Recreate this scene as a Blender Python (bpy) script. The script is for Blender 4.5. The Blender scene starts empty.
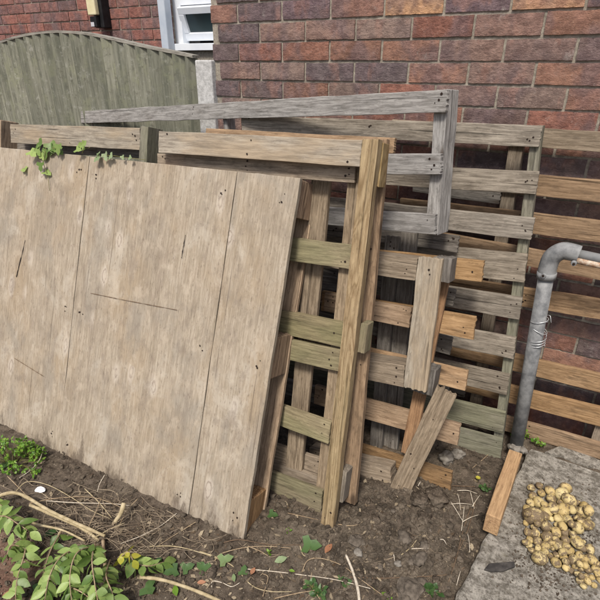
import bpy, bmesh, math, random
from mathutils import Vector, Matrix, noise, Euler
R = math.radians
rnd = random.Random(7)
S = bpy.context.scene
COL = S.collection

# ------------------------------------------------------------------ camera
FPX, PITCH, YAW, CZ = 500.0, R(25.6), R(29.4), 1.46
fh = Vector((-math.sin(YAW), math.cos(YAW), 0)); rt = Vector((math.cos(YAW), math.sin(YAW), 0)); upv = Vector((0, 0, 1))
fw = fh*math.cos(PITCH) - upv*math.sin(PITCH); cu = fh*math.sin(PITCH) + upv*math.cos(PITCH)
CAM = Vector((0, 0, CZ))
cd = bpy.data.cameras.new('camera'); co = bpy.data.objects.new('camera', cd); COL.objects.link(co)
cd.sensor_width = 36; cd.lens = 36*FPX/600; cd.clip_start = .02; cd.clip_end = 500
co.matrix_world = Matrix.Translation(CAM) @ Matrix((rt, cu, -fw)).transposed().to_4x4()
S.camera = co
# measuring helpers: where does a sight line meet a real plane of the place
def ray(x, y): return rt*(x-300) + cu*(300-y) + fw*FPX
def onz(x, y, z): r = ray(x, y); return CAM + r*((z-CZ)/r.z)
def ony(x, y, Y): r = ray(x, y); return CAM + r*(Y/r.y)
GZ = -.05            # soil level, slab top is 0

# ------------------------------------------------------------------ objects
def tag(o, label=None, cat=None, group=None, kind=None):
    if label: o['label'] = label
    if cat: o['category'] = cat
    if group: o['group'] = group
    if kind: o['kind'] = kind
    return o
def empty(name, loc=(0, 0, 0), label=None, cat=None, group=None, mat=None):
    o = bpy.data.objects.new(name, None); COL.objects.link(o); o.empty_display_size = .05
    if mat is not None: o.matrix_world = mat
    else: o.location = loc
    return tag(o, label, cat, group)
def link(name, bm, mats, parent=None, loc=None, smooth=False):
    me = bpy.data.meshes.new(name); bm.to_mesh(me); bm.free()
    for m in (mats if isinstance(mats, (list, tuple)) else [mats]): me.materials.append(m)
    if smooth:
        for p in me.polygons: p.use_smooth = True
    o = bpy.data.objects.new(name, me); COL.objects.link(o)
    if parent is not None: o.parent = parent
    if loc is not None: o.location = loc
    return o
def bevel(o, w=.002, seg=2):
    m = o.modifiers.new('bevel', 'BEVEL'); m.width = w; m.segments = seg; m.limit_method = 'ANGLE'; m.angle_limit = R(50)

# ------------------------------------------------------------------ materials
class N:
    def __init__(s, name):
        s.m = bpy.data.materials.new(name); s.m.use_nodes = True; s.t = s.m.node_tree; s.t.nodes.clear()
        s.out = s.n('ShaderNodeOutputMaterial'); s.b = s.n('ShaderNodeBsdfPrincipled')
        s.l(s.b.outputs[0], s.out.inputs[0]); s.b.inputs['Roughness'].default_value = .85
        s.b.inputs['Specular IOR Level'].default_value = .25
    def n(s, t, **k):
        o = s.t.nodes.new(t)
        for a, b in k.items(): setattr(o, a, b)
        return o
    def l(s, a, b): s.t.links.new(a, b)
    def put(s, sock, v):
        if isinstance(v, (int, float)): sock.default_value = v
        elif isinstance(v, tuple): sock.default_value = v if len(v) == len(sock.default_value) else (*v, 1)
        else: s.l(v, sock)
    def math(s, op, a, b=0.0, c=None, clamp=False):
        o = s.n('ShaderNodeMath', operation=op, use_clamp=clamp); s.put(o.inputs[0], a); s.put(o.inputs[1], b)
        if c is not None: s.put(o.inputs[2], c)
        return o.outputs[0]
    def mix(s, f, a, b, mode='MIX'):
        o = s.n('ShaderNodeMix', data_type='RGBA', blend_type=mode); s.put(o.inputs[0], f); s.put(o.inputs[6], a); s.put(o.inputs[7], b)
        return o.outputs[2]
    def vec(s, v, scale=(1, 1, 1), off=None):
        o = s.n('ShaderNodeVectorMath', operation='MULTIPLY'); s.l(v, o.inputs[0]); o.inputs[1].default_value = scale
        r = o.outputs[0]
        if off is not None:
            a = s.n('ShaderNodeVectorMath', operation='ADD'); s.l(r, a.inputs[0]); s.put(a.inputs[1], off); r = a.outputs[0]
        return r
    def noise(s, v, scale=1., detail=4., rough=.55, dist=0., out=0):
        o = s.n('ShaderNodeTexNoise'); s.l(v, o.inputs['Vector']); o.inputs['Scale'].default_value = scale
        o.inputs['Detail'].default_value = detail; o.inputs['Roughness'].default_value = rough; o.inputs['Distortion'].default_value = dist
        return o.outputs[out]
    def ramp(s, v, lo, hi, a=0., b=1.):
        o = s.n('ShaderNodeMapRange'); s.l(v, o.inputs[0])
        for i, x in enumerate((lo, hi, a, b)): o.inputs[i+1].default_value = x
        o.interpolation_type = 'SMOOTHSTEP'
        return o.outputs[0]
    def voro(s, v, scale=1., feat='F1', rnd=1.):
        o = s.n('ShaderNodeTexVoronoi', feature=feat); s.l(v, o.inputs['Vector']); o.inputs['Scale'].default_value = scale
        o.inputs['Randomness'].default_value = rnd
        return o
    def bump(s, h, strength=.4, dist=.002, prev=None):
        o = s.n('ShaderNodeBump'); o.inputs['Strength'].default_value = strength; o.inputs['Distance'].default_value = dist
        s.l(h, o.inputs['Height'])
        if prev is not None: s.l(prev, o.inputs['Normal'])
        s.l(o.outputs[0], s.b.inputs['Normal']); return o.outputs[0]
    def oc(s):
        tc = s.n('ShaderNodeTexCoord'); return tc.outputs['Object']
    def rand(s):
        return s.n('ShaderNodeObjectInfo').outputs['Random']
    def base(s, c): s.l(c, s.b.inputs['Base Color']) if not isinstance(c, tuple) else s.put(s.b.inputs['Base Color'], c)

def wood(name, light, dark, crack=.5, green=0., greencol=(.16, .17, .07), ring=.5, knots=True, var=.28, stain=.5, staincol=(.09, .075, .06), tint=None):
    k = N(name); r = k.rand()
    off = k.n('ShaderNodeCombineXYZ'); k.l(k.math('MULTIPLY', r, 37.), off.inputs[0]); k.l(k.math('MULTIPLY', r, 91.), off.inputs[1]); k.l(k.math('MULTIPLY', r, 13.), off.inputs[2])
    oc = k.oc()
    v = k.n('ShaderNodeVectorMath', operation='ADD'); k.l(oc, v.inputs[0]); k.l(off.outputs[0], v.inputs[1]); v = v.outputs[0]
    fine = k.noise(k.vec(v, (9, 130, 130)), 1, 7, .75)
    n1 = k.noise(k.vec(v, (1.1, 10, 10)), 1, 2, .5, .3)
    rings = k.math('ABSOLUTE', k.math('SINE', k.math('MULTIPLY', n1, 46.)))
    big = k.noise(k.vec(v, (2.2, 7, 7)), 1, 5, .6)
    mid = k.noise(k.vec(v, (9, 30, 30)), 1, 5, .65)
    f = k.math('ADD', k.math('MULTIPLY', rings, .42*ring), k.math('MULTIPLY', k.ramp(fine, .36, .64), 1-.42*ring), clamp=True)
    dark = tuple(x*.78 for x in dark)
    c = k.mix(f, dark, light)
    ln = k.ramp(k.math('ABSOLUTE', k.math('SINE', k.math('MULTIPLY', n1, 30.))), 0, .32, 1, 0)
    c = k.mix(k.math('MULTIPLY', ln, .62*ring), c, dark)
    fl = k.noise(k.vec(v, (26, 75, 75)), 1, 4, .7)
    c = k.mix(k.math('MULTIPLY', k.ramp(fl, .54, .68), .45), c, tuple(x*.55 for x in dark))
    c = k.mix(k.math('MULTIPLY', k.ramp(fl, .44, .32), .35), c, tuple(min(.8, x*1.3) for x in light))
    if tint: c = k.mix(k.ramp(big, .42, .62), c, k.mix(f, tuple(x*.6 for x in tint), tint))
    c = k.mix(k.math('MULTIPLY', k.ramp(mid, .5, .72), stain), c, staincol)
    c = k.mix(k.math('MULTIPLY', k.ramp(big, .5, .75), stain*.55), c, staincol)
    # open grain cracks
    cr = k.ramp(k.noise(k.vec(v, (1.6, 85, 85)), 1, 2.5, .5), .30, .36, 1, 0)
    c = k.mix(k.math('MULTIPLY', cr, crack), c, tuple(x*.25 for x in dark))
    if knots:
        vo = k.voro(k.vec(v, (4.2, 13, 13)), 1)
        sep = k.n('ShaderNodeSeparateColor'); k.l(vo.outputs['Color'], sep.inputs[0])
        kn = k.math('MULTIPLY', k.ramp(vo.outputs['Distance'], .06, .2, 1, 0), k.math('GREATER_THAN', sep.outputs[0], .72))
        c = k.mix(k.math('MULTIPLY', kn, .85), c, (.055, .035, .022))
    if green:
        g = k.ramp(k.noise(k.vec(v, (3, 9, 9)), 1, 4, .6), .38, .62)
        c = k.mix(k.math('MULTIPLY', g, green), c, k.mix(f, tuple(x*.55 for x in greencol), greencol))
    # board to board tone
    hv = k.n('ShaderNodeHueSaturation'); k.l(c, hv.inputs['Color'])
    k.l(k.math('ADD', k.math('MULTIPLY', r, var), 1-var/2), hv.inputs['Value'])
    k.l(k.math('ADD', k.math('MULTIPLY', k.math('FRACT', k.math('MULTIPLY', r, 17.3)), .35), .82), hv.inputs['Saturation'])
    k.base(hv.outputs[0])
    b = k.bump(fine, .8, .002)
    b = k.bump(k.math('MULTIPLY', cr, -1.), .8, .003, b)
    k.bump(mid, .5, .003, b)
    return k.m

def plywood(name):
    k = N(name); oc = k.oc()
    r = k.rand(); off = k.n('ShaderNodeCombineXYZ'); k.l(k.math('MULTIPLY', r, 31.), off.inputs[0]); k.l(k.math('MULTIPLY', r, 57.), off.inputs[1])
    v = k.n('ShaderNodeVectorMath', operation='ADD'); k.l(oc, v.inputs[0]); k.l(off.outputs[0], v.inputs[1]); v = v.outputs[0]
    fine = k.noise(k.vec(v, (12, 150, 150)), 1, 6, .72)
    streak = k.noise(k.vec(v, (3., 20, 20)), 1, 7, .7, .5)
    big = k.noise(k.vec(v, (2.6, 4.5, 4.5)), 1, 5, .6, .4)
    big2 = k.noise(k.vec(v, (3.2, 5.5, 5.5), (5., 3., 1.)), 1, 5, .62, .3)
    n1 = k.noise(k.vec(v, (1.2, 5.5, 5.5)), 1, 2, .5, .5)
    rings = k.math('ABSOLUTE', k.math('SINE', k.math('MULTIPLY', n1, 40.)))
    c = k.mix(k.ramp(fine, .36, .66), (.275, .23, .17), (.405, .345, .268))
    c = k.mix(k.math('MULTIPLY', k.ramp(rings, 0, .5, 1, 0), .14), c, (.23, .165, .115))
    c = k.mix(k.math('MULTIPLY', k.ramp(big, .46, .68), .46), c, (.32, .24, .15))          # tan stains
    c = k.mix(k.math('MULTIPLY', k.ramp(big2, .50, .68), .52), c, (.25, .23, .195))           # grey weathering
    c = k.mix(k.math('MULTIPLY', k.ramp(streak, .54, .74), .45), c, (.49, .435, .36))         # bleached streaks
    c = k.mix(k.math('MULTIPLY', k.ramp(streak, .44, .30), .32), c, (.17, .13, .10))
    # football patches of the veneer
    vo = k.voro(k.vec(v, (5.5, 13, 13)), 1)
    sep = k.n('ShaderNodeSeparateColor'); k.l(vo.outputs['Color'], sep.inputs[0])
    gate = k.math('GREATER_THAN', sep.outputs[0], .66)
    d = k.math('ADD', vo.outputs['Distance'], k.math('MULTIPLY', k.math('SUBTRACT', streak, .5), .5))
    c = k.mix(k.math('MULTIPLY', k.math('MULTIPLY', k.ramp(d, .12, .34, 1, 0), gate), .55), c, (.54, .48, .41))
    core = k.math('MULTIPLY', k.ramp(k.math('ABSOLUTE', k.math('SUBTRACT', d, .13)), .0, .04, 1, 0), gate)
    c = k.mix(k.math('MULTIPLY', core, .6), c, (.17, .13, .10))
    wm = k.noise(k.vec(v, (4.5, 6, 6), (11., 2., 7.)), 1, 6, .66, .6)
    c = k.mix(k.math('MULTIPLY', k.ramp(wm, .50, .66), .4), c, (.20, .165, .125))
    c = k.mix(k.math('MULTIPLY', k.ramp(wm, .46, .34), .45), c, (.46, .415, .345))
    spk = k.noise(k.vec(v, (40, 110, 110)), 1, 5, .75)
    c = k.mix(k.math('MULTIPLY', k.ramp(spk, .55, .66), .55), c, (.14, .11, .08))
    blo = k.noise(k.vec(v, (10, 14, 14), (3., 9., 4.)), 1, 6, .72)
    c = k.mix(k.math('MULTIPLY', k.ramp(blo, .53, .66), .4), c, (.185, .15, .12))
    c = k.mix(k.math('MULTIPLY', k.ramp(blo, .46, .36), .35), c, (.49, .42, .33))
    cr = k.ramp(k.noise(k.vec(v, (1.3, 60, 60)), 1, 3, .55), .26, .31, 1, 0)
    c = k.mix(k.math('MULTIPLY', cr, .5), c, (.12, .09, .065))
    # damp soil splash along the foot of the sheet (a stain of its own shape)
    sp = k.n('ShaderNodeSeparateXYZ'); k.l(oc, sp.inputs[0])
    dm = k.math('ADD', k.math('MULTIPLY', sp.outputs[0], -1.), k.math('MULTIPLY', k.math('SUBTRACT', k.noise(k.vec(v, (6, 16, 16)), 1, 6, .75), .5), .55))
    c = k.mix(k.math('MULTIPLY', k.ramp(dm, .57, .66), .8), c, (.11, .085, .062))
    c = k.mix(k.math('MULTIPLY', k.ramp(k.noise(k.vec(v, (30, 45, 45)), 1, 4, .7), .60, .72), .4), c, (.19, .145, .11))
    k.base(c)
    b = k.bump(fine, .5, .0012); b = k.bump(k.math('MULTIPLY', cr, -1.), .7, .002, b); k.bump(streak, .5, .003, b)
    return k.m

def simple(name, c1, c2, scale=40, rough=.8, bump=.3, dist=.001, detail=5, spec=.25, metal=0.):
    k = N(name); v = k.oc(); n = k.noise(v, scale, detail, .65)
    k.base(k.mix(k.ramp(n, .3, .7), c1, c2)); k.b.inputs['Roughness'].default_value = rough
    k.b.inputs['Specular IOR Level'].default_value = spec; k.b.inputs['Metallic'].default_value = metal
    k.bump(n, bump, dist); return k.m

def soilmat(name='soil'):
    k = N(name); v = k.oc()
    n = k.noise(v, 9, 8, .7); f = k.noise(v, 160, 6, .75); m = k.noise(v, 38, 5, .7)
    c = k.mix(k.ramp(m, .35, .68), (.044, .034, .025), (.135, .107, .08))
    c = k.mix(k.math('MULTIPLY', k.ramp(n, .42, .66), .6), c, (.125, .100, .078))
    c = k.mix(k.math('MULTIPLY', k.ramp(f, .55, .75), .75), c, (.21, .18, .145))
    c = k.mix(k.math('MULTIPLY', k.ramp(f, .46, .34), .7), c, (.022, .017, .013))
    lg = k.noise(v, 3.2, 4, .6); c = k.mix(k.math('MULTIPLY', k.ramp(lg, .46, .62), .45), c, k.mix(k.ramp(f, .35, .65), (.115, .093, .07), (.225, .19, .145)))
    ps = k.n('ShaderNodeSeparateXYZ'); k.l(v, ps.inputs[0]); rd = k.math('MULTIPLY', k.ramp(k.math('ADD', ps.outputs[0], k.math('MULTIPLY', n, .5)), -1.12, -.86, 1, 0), k.ramp(k.math('ADD', ps.outputs[1], k.math('MULTIPLY', m, .2)), .62, .74, 1, 0)); c = k.mix(k.math('MULTIPLY', rd, .6), c, k.mix(k.ramp(f, .35, .65), (.12, .06, .042), (.26, .15, .11)))
    vo = k.voro(v, 95); sep = k.n('ShaderNodeSeparateColor'); k.l(vo.outputs['Color'], sep.inputs[0])
    g = k.math('MULTIPLY', k.ramp(vo.outputs['Distance'], .16, .26, 1, 0), k.math('GREATER_THAN', sep.outputs[1], .90))
    c = k.mix(k.math('MULTIPLY', g, .7), c, (.30, .26, .20))
    k.base(c); k.b.inputs['Roughness'].default_value = .95; k.b.inputs['Specular IOR Level'].default_value = .12
    b = k.bump(m, .8, .008); k.bump(f, .8, .003, b); return k.m

def slabmat():
    k = N('old_concrete'); v = k.oc()
    rot = k.n('ShaderNodeMapping'); k.l(v, rot.inputs[0]); rot.inputs['Rotation'].default_value = (0, 0, R(38)); rv = rot.outputs[0]
    f = k.noise(v, 170, 6, .75); m = k.noise(v, 26, 7, .72); n = k.noise(v, 5, 5, .6)
    st = k.noise(k.vec(rv, (20, 60, 30)), 1, 7, .75, .6)
    c = k.mix(k.ramp(m, .40, .60), (.13, .118, .098), (.33, .31, .27))
    c = k.mix(k.math('MULTIPLY', k.ramp(st, .50, .66), .5), c, (.40, .375, .325))
    c = k.mix(k.math('MULTIPLY', k.ramp(f, .55, .70), .7), c, (.50, .47, .40))
    g2 = k.noise(v, 75, 7, .78); c = k.mix(k.math('MULTIPLY', k.ramp(g2, .50, .40), .65), c, (.065, .055, .042)); c = k.mix(k.math('MULTIPLY', k.ramp(g2, .56, .66), .5), c, (.38, .35, .29))
    c = k.mix(k.math('MULTIPLY', k.ramp(f, .44, .30), .7), c, (.06, .05, .04))
    c = k.mix(k.math('MULTIPLY', k.ramp(n, .50, .70), .55), c, (.085, .070, .052))
    c = k.mix(k.math('MULTIPLY', k.ramp(k.noise(v, 12, 6, .7), .58, .70), .35), c, (.11, .10, .055))
    k.base(c); k.b.inputs['Roughness'].default_value = .92
    b = k.bump(m, .7, .006); b = k.bump(st, .5, .003, b); k.bump(f, .8, .002, b); return k.m

def brickmat(name, sat=1.):
    k = N(name); v = k.oc()
    at = k.n('ShaderNodeAttribute', attribute_name='tone'); col = at.outputs['Color']
    geo = k.n('ShaderNodeNewGeometry')
    n = k.noise(v, 26, 6, .72); f = k.noise(v, 130, 6, .75); big = k.noise(v, 8, 4, .6)
    two = k.noise(k.vec(v, (7, 7, 4)), 1, 3, .6)
    col = k.mix(k.math('MULTIPLY', k.ramp(two, .44, .60), .6), col, (.185, .135, .14))
    col = k.mix(k.math('MULTIPLY', k.ramp(k.noise(k.vec(v, (11, 7, 6), (4., 2., 8.)), 1, 4, .6), .52, .64), .42), col, (.38, .205, .155))
    c = k.mix(k.math('MULTIPLY', k.ramp(n, .42, .58), .8), col, k.mix(1., col, (.62, .60, .62), 'MULTIPLY'))
    c = k.mix(k.math('MULTIPLY', k.ramp(big, .50, .68), .45), c, (.15, .115, .11))
    c = k.mix(k.math('MULTIPLY', k.ramp(f, .56, .74), .50), c, (.52, .44, .38))
    c = k.mix(k.math('MULTIPLY', k.ramp(k.noise(k.vec(v, (14, 1, 9)), 1, 5, .75), .60, .70), .45), c, (.36, .33, .30))
    k.base(c); k.b.inputs['Roughness'].default_value = .9
    wv = k.noise(k.vec(v, (60, 60, 130)), 1, 5, .7)
    b = k.bump(n, .9, .007); b = k.bump(wv, .9, .005, b); k.bump(f, .7, .002, b)
    return k.m

def potatomat():
    k = N('potato_skin'); r = k.rand()
    off = k.n('ShaderNodeCombineXYZ'); k.l(k.math('MULTIPLY', r, 31.), off.inputs[0]); k.l(k.math('MULTIPLY', r, 57.), off.inputs[1])
    v = k.n('ShaderNodeVectorMath', operation='ADD'); k.l(k.oc(), v.inputs[0]); k.l(off.outputs[0], v.inputs[1]); v = v.outputs[0]
    n = k.noise(v, 60, 7, .75); f = k.noise(v, 260, 4, .7); big = k.noise(v, 20, 3, .5)
    c = k.mix(k.ramp(big, .3, .7), (.40, .31, .135), (.60, .50, .26))
    c = k.mix(k.math('FRACT', k.math('MULTIPLY', r, 5.3)), c, k.mix(1., c, (.9, .84, .76), 'MULTIPLY'))
    c = k.mix(k.math('MULTIPLY', k.ramp(f, .55, .7), .4), c, (.28, .18, .07))
    th = k.math('ADD', k.math('MULTIPLY', k.math('FRACT', k.math('MULTIPLY', r, 7.7)), .13), -.068)
    dirt = k.ramp(k.math('ADD', n, th), .47, .52)
    c = k.mix(k.math('MULTIPLY', dirt, .88), c, k.mix(k.ramp(f, .4, .6), (.095, .065, .042), (.17, .125, .085)))
    k.base(c); k.b.inputs['Roughness'].default_value = .62; k.bump(k.math('ADD', n, k.math('MULTIPLY', f, .3)), .5, .002); return k.m

def leafmat(name, c1, c2, back=None, rough=.42):
    k = N(name); v = k.oc(); r = k.n('ShaderNodeAttribute', attribute_name='tone').outputs['Fac']
    n = k.noise(v, 60, 3, .6)
    c = k.mix(r, c1, c2); c = k.mix(k.math('MULTIPLY', k.ramp(n, .5, .7), .3), c, tuple(x*.6 for x in c1))
    hs = k.noise(v, 22, 5, .7); c = k.mix(k.math('MULTIPLY', k.ramp(hs, .60, .68), .45), c, (.20, .14, .06)); k.bump(k.noise(v, 45, 3, .6), .35, .003)
    k.base(c); k.b.inputs['Roughness'].default_value = rough; k.b.inputs['Specular IOR Level'].default_value = .4
    tr = k.n('ShaderNodeBsdfTranslucent'); k.l(c, tr.inputs[0]); mx = k.n('ShaderNodeMixShader'); mx.inputs[0].default_value = .3
    k.l(k.b.outputs[0], mx.inputs[1]); k.l(tr.outputs[0], mx.inputs[2]); k.l(mx.outputs[0], k.out.inputs[0]); return k.m

def fencemat():
    k = N('mossy_fence_wood'); r = k.rand()
    off = k.n('ShaderNodeCombineXYZ'); k.l(k.math('MULTIPLY', r, 31.), off.inputs[0]); k.l(k.math('MULTIPLY', r, 57.), off.inputs[1])
    tone = k.n('ShaderNodeAttribute', attribute_name='tone').outputs['Fac']
    o2 = k.n('ShaderNodeCombineXYZ'); k.l(k.math('MULTIPLY', tone, 19.), o2.inputs[1])
    v = k.n('ShaderNodeVectorMath', operation='ADD'); k.l(k.oc(), v.inputs[0]); k.l(o2.outputs[0], v.inputs[1]); v = v.outputs[0]
    fine = k.noise(k.vec(v, (90, 90, 5)), 1, 6, .7); streak = k.noise(k.vec(v, (22, 22, 3)), 1, 6, .65, .5); blot = k.noise(v, 9, 6, .7)
    c = k.mix(k.ramp(fine, .3, .7), (.15, .15, .115), (.31, .31, .245))
    c = k.mix(k.math('MULTIPLY', k.ramp(streak, .44, .66), .75), c, (.085, .092, .068))
    c = k.mix(k.math('MULTIPLY', k.ramp(blot, .50, .66), .6), c, (.27, .28, .18))
    c = k.mix(k.math('MULTIPLY', k.ramp(k.noise(v, 26, 7, .78), .54, .66), .6), c, (.40, .40, .35)); c = k.mix(k.math('MULTIPLY', k.ramp(k.noise(v, 34, 7, .78), .54, .66), .6), c, (.075, .07, .05))
    c = k.mix(k.math('MULTIPLY', tone, .62), c, (.11, .115, .09))
    k.base(c); b = k.bump(fine, .5, .002); k.bump(streak, .5, .004, b); return k.m

M = {}
M['grey'] = wood('weathered_grey_wood', (.34, .30, .245), (.165, .14, .11), crack=.65, stain=.35)
M['greyd'] = wood('dark_grey_wood', (.215, .195, .17), (.10, .088, .075), crack=.7, stain=.45)
M['silver'] = wood('silvered_wood', (.40, .385, .365), (.21, .20, .185), crack=.75, stain=.35, knots=True)
M['greygreen'] = wood('algae_grey_wood', (.26, .245, .19), (.13, .12, .09), crack=.5, green=.5, greencol=(.20, .205, .13), stain=.35)
M['tan'] = wood('tan_pallet_wood', (.37, .255, .155), (.22, .14, .08), crack=.55, stain=.65, staincol=(.10, .07, .045), ring=.7)
M['tangrey'] = wood('half_weathered_wood', (.33, .265, .19), (.185, .14, .095), crack=.5, stain=.4)
M['raw'] = wood('raw_orange_wood', (.45, .31, .185), (.28, .175, .095), crack=.35, stain=.3, ring=.7)
M['orange'] = wood('rusty_orange_wood', (.40, .21, .075), (.24, .11, .035), crack=.35, stain=.2)
M['greentan'] = wood('pressure_treated_wood', (.42, .315, .18), (.235, .15, .07), crack=.35, ring=1.1, green=.2, greencol=(.30, .27, .14), stain=.12, var=.1)
M['green'] = wood('green_algae_wood', (.31, .26, .155), (.19, .155, .09), crack=.35, green=.45, greencol=(.22, .22, .105), stain=.3)
M['pale'] = wood('pale_weathered_wood', (.41, .355, .27), (.25, .205, .15), crack=.5, stain=.32, staincol=(.15, .125, .10), tint=(.42, .32, .20))
M['brownend'] = wood('brown_end_grain', (.42, .28, .165), (.21, .125, .07), crack=.6, ring=1.2, stain=.3, knots=False)
M['inner'] = wood('inner_brown_wood', (.46, .33, .205), (.28, .185, .11), crack=.3, stain=.3, staincol=(.08, .055, .035))
M['timber'] = wood('honey_timber', (.47, .28, .11), (.35, .19, .065), crack=.12, stain=.14, staincol=(.33, .12, .05), ring=.45, knots=False, var=.02)
M['ply'] = plywood('weathered_plywood')
M['nail'] = simple('rusty_nail', (.012, .009, .008), (.035, .02, .013), 300, .7)
M['soil'] = soilmat(); M['crumb'] = simple('dry_soil_crumbs', (.038, .030, .022), (.145, .118, .088), 16, .95, .8, .003); M['slab'] = slabmat()
M['brick'] = brickmat('rustic_brick'); M['mortar'] = simple('mortar', (.21, .185, .15), (.37, .335, .28), 60, .95, .9, .004)
M['potato'] = potatomat()
M['fence'] = fencemat()
M['fencetrim'] = wood('pale_fence_trim', (.40, .38, .32), (.24, .22, .18), crack=.5, stain=.3, knots=False)
M['post'] = simple('concrete_post', (.36, .36, .35), (.58, .58, .57), 70, .9, .8, .003)
M['pvc'] = simple('grey_pipe_plastic', (.10, .105, .11), (.27, .275, .275), 20, .6, .3, .001, spec=.4)
M['pvcl'] = simple('scuffed_pipe', (.20, .21, .215), (.28, .285, .285), 18, .55, .2, .001, spec=.4)
M['rust'] = simple('peeling_rusty_paint', (.30, .12, .04), (.62, .56, .46), 55, .8, .7, .002)
M['wire'] = simple('galvanised_wire', (.5, .52, .53), (.75, .77, .78), 80, .4, .1, .0005, spec=.6, metal=.6)
M['upvc'] = simple('white_window_plastic', (.70, .74, .80), (.78, .82, .86), 8, .35, .02, .0005, spec=.5)
M['downpipe'] = simple('pale_grey_downpipe', (.42, .48, .56), (.52, .57, .63), 8, .4, .03, .0005, spec=.5)
M['black'] = simple('black_plastic_and_room_dark', (.008, .008, .009), (.02, .02, .022), 20, .5, .1, .001)
M['cream'] = simple('yellowed_cream_plastic', (.62, .55, .32), (.74, .68, .46), 12, .45, .05, .001)
M['white'] = simple('white_scrap', (.70, .71, .74), (.82, .83, .85), 30, .6, .1, .001)
M['labelw'] = simple('label_paper', (.42, .43, .47), (.6, .6, .62), 30, .7, .05, .001)
M['stone'] = simple('soil_crusted_stone', (.06, .049, .038), (.155, .13, .103), 45, .95, .8, .004)
M['palestone'] = simple('pale_stone', (.12, .105, .085), (.25, .23, .20), 45, .9, .6, .003)
M['twig'] = simple('dry_twig_bark', (.22, .155, .095), (.40, .31, .20), 60, .85, .4, .001)
M['twigd'] = simple('dark_twig_bark', (.10, .065, .042), (.20, .14, .09), 60, .85, .4, .001)
M['drystem'] = simple('dry_stems', (.13, .095, .065), (.42, .34, .24), 14, .85, .4, .001)
M['branch'] = simple('pale_branch_bark', (.30, .24, .135), (.50, .42, .27), 40, .8, .4, .001)
M['straw'] = simple('bleached_straw', (.40, .34, .26), (.62, .56, .46), 90, .8, .2, .0005)
M['stem'] = simple('green_stem', (.12, .12, .04), (.22, .2, .08), 60, .7, .2, .0005)
M['leaf'] = leafmat('privet_leaf', (.085, .16, .03), (.34, .45, .14))
M['leafd'] = leafmat('ivy_leaf', (.035, .085, .022), (.10, .18, .06))
M['leafb'] = leafmat('bright_weed_leaf', (.075, .19, .015), (.22, .36, .05))
M['leafy'] = leafmat('yellow_leaf', (.34, .36, .04), (.55, .50, .08))
M['leafo'] = leafmat('dead_leaf', (.34, .15, .07), (.48, .24, .14), rough=.7)
M['leafp'] = leafmat('pale_ivy_leaf', (.18, .27, .10), (.36, .44, .26))
M['litter'] = leafmat('litter', (.10, .065, .04), (.46, .38, .26), rough=.9)
M['moss'] = simple('moss', (.03, .045, .012), (.09, .11, .04), 120, .95, .8, .003)
M['reddirt'] = simple('reddish_grit', (.10, .055, .04), (.235, .14, .105), 60, .95, .7, .003)
M['darkchip'] = simple('dark_chip', (.030, .028, .027), (.075, .068, .062), 40, .7, .4, .002)
gk = N('window_glass'); gk.base((.035, .055, .06)); gk.b.inputs['Roughness'].default_value = .12; gk.b.inputs['Specular IOR Level'].default_value = .6
M['glass'] = gk.m

# ------------------------------------------------------------------ boards
def board_bm(L, W, T, seed, wav=.0015, jag0=0., jag1=0., nails=(), cup=0., round_=0.):
    """a sawn board: length on X, width on Y, thickness on Z, with wandering edges and optional splintered ends"""
    rr = random.Random(seed); bm = bmesh.new()
    nx = max(2, int(L/.035)); ny = 12 if (jag0 or jag1) else 4
    rings = []
    nt = ny + 1
    for i in range(nx+1):
        x = -L/2 + L*i/nx; top = []; bot = []
        for j in range(nt):
            y = -W/2 + W*j/ny; t = j/ny*2-1
            xx = x
            if jag0 and i == 0: xx -= jag0*(abs(noise.noise((j*1.7, seed*3.1, 0)))*1.6 - .3)
            if jag1 and i == nx: xx += jag1*(abs(noise.noise((j*1.7, seed*3.1, 5)))*1.6 - .3)
            e = noise.noise((x*9, seed*7.3+(t > 0)*9, 1.))*wav*abs(t)**3
            zt = noise.noise((x*4, y*12, seed*2.1))*wav + noise.noise((x*1.3, seed*5., 3.))*wav*1.6 + cup*(1-t*t)
            zc = -round_*abs(t)**6
            top.append(bm.verts.new((xx, y+e, T/2+zt+zc))); bot.append(bm.verts.new((xx, y+e, -T/2+zt*.6)))
        rings.append(top + bot[::-1])
    n = len(rings[0])
    for i in range(nx):
        for j in range(n):
            a, b = rings[i][j], rings[i][(j+1) % n]; c, d = rings[i+1][(j+1) % n], rings[i+1][j]
            bm.faces.new((a, d, c, b))
    for i, ring in ((0, rings[0]), (nx, rings[-1])):
        for j in range(nt-1):
            f = (ring[j], ring[j+1], ring[n-2-j], ring[n-1-j]); bm.faces.new(f if i == 0 else f[::-1])
    for f in bm.faces: f.smooth = False
    for (x, y) in nails:
        r = rr.uniform(.0018, .0042)
        zt = noise.noise((x*4, y*12, seed*2.1))*wav + noise.noise((x*1.3, seed*5., 3.))*wav*1.6
        vs = [bm.verts.new((x+math.cos(a*math.pi/4)*r*rr.uniform(.8, 1.25), y+math.sin(a*math.pi/4)*r*rr.uniform(.7, 1.2), T/2+zt+.0016)) for a in range(8)]
        f = bm.faces.new(vs); f.material_index = 1
    return bm

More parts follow.
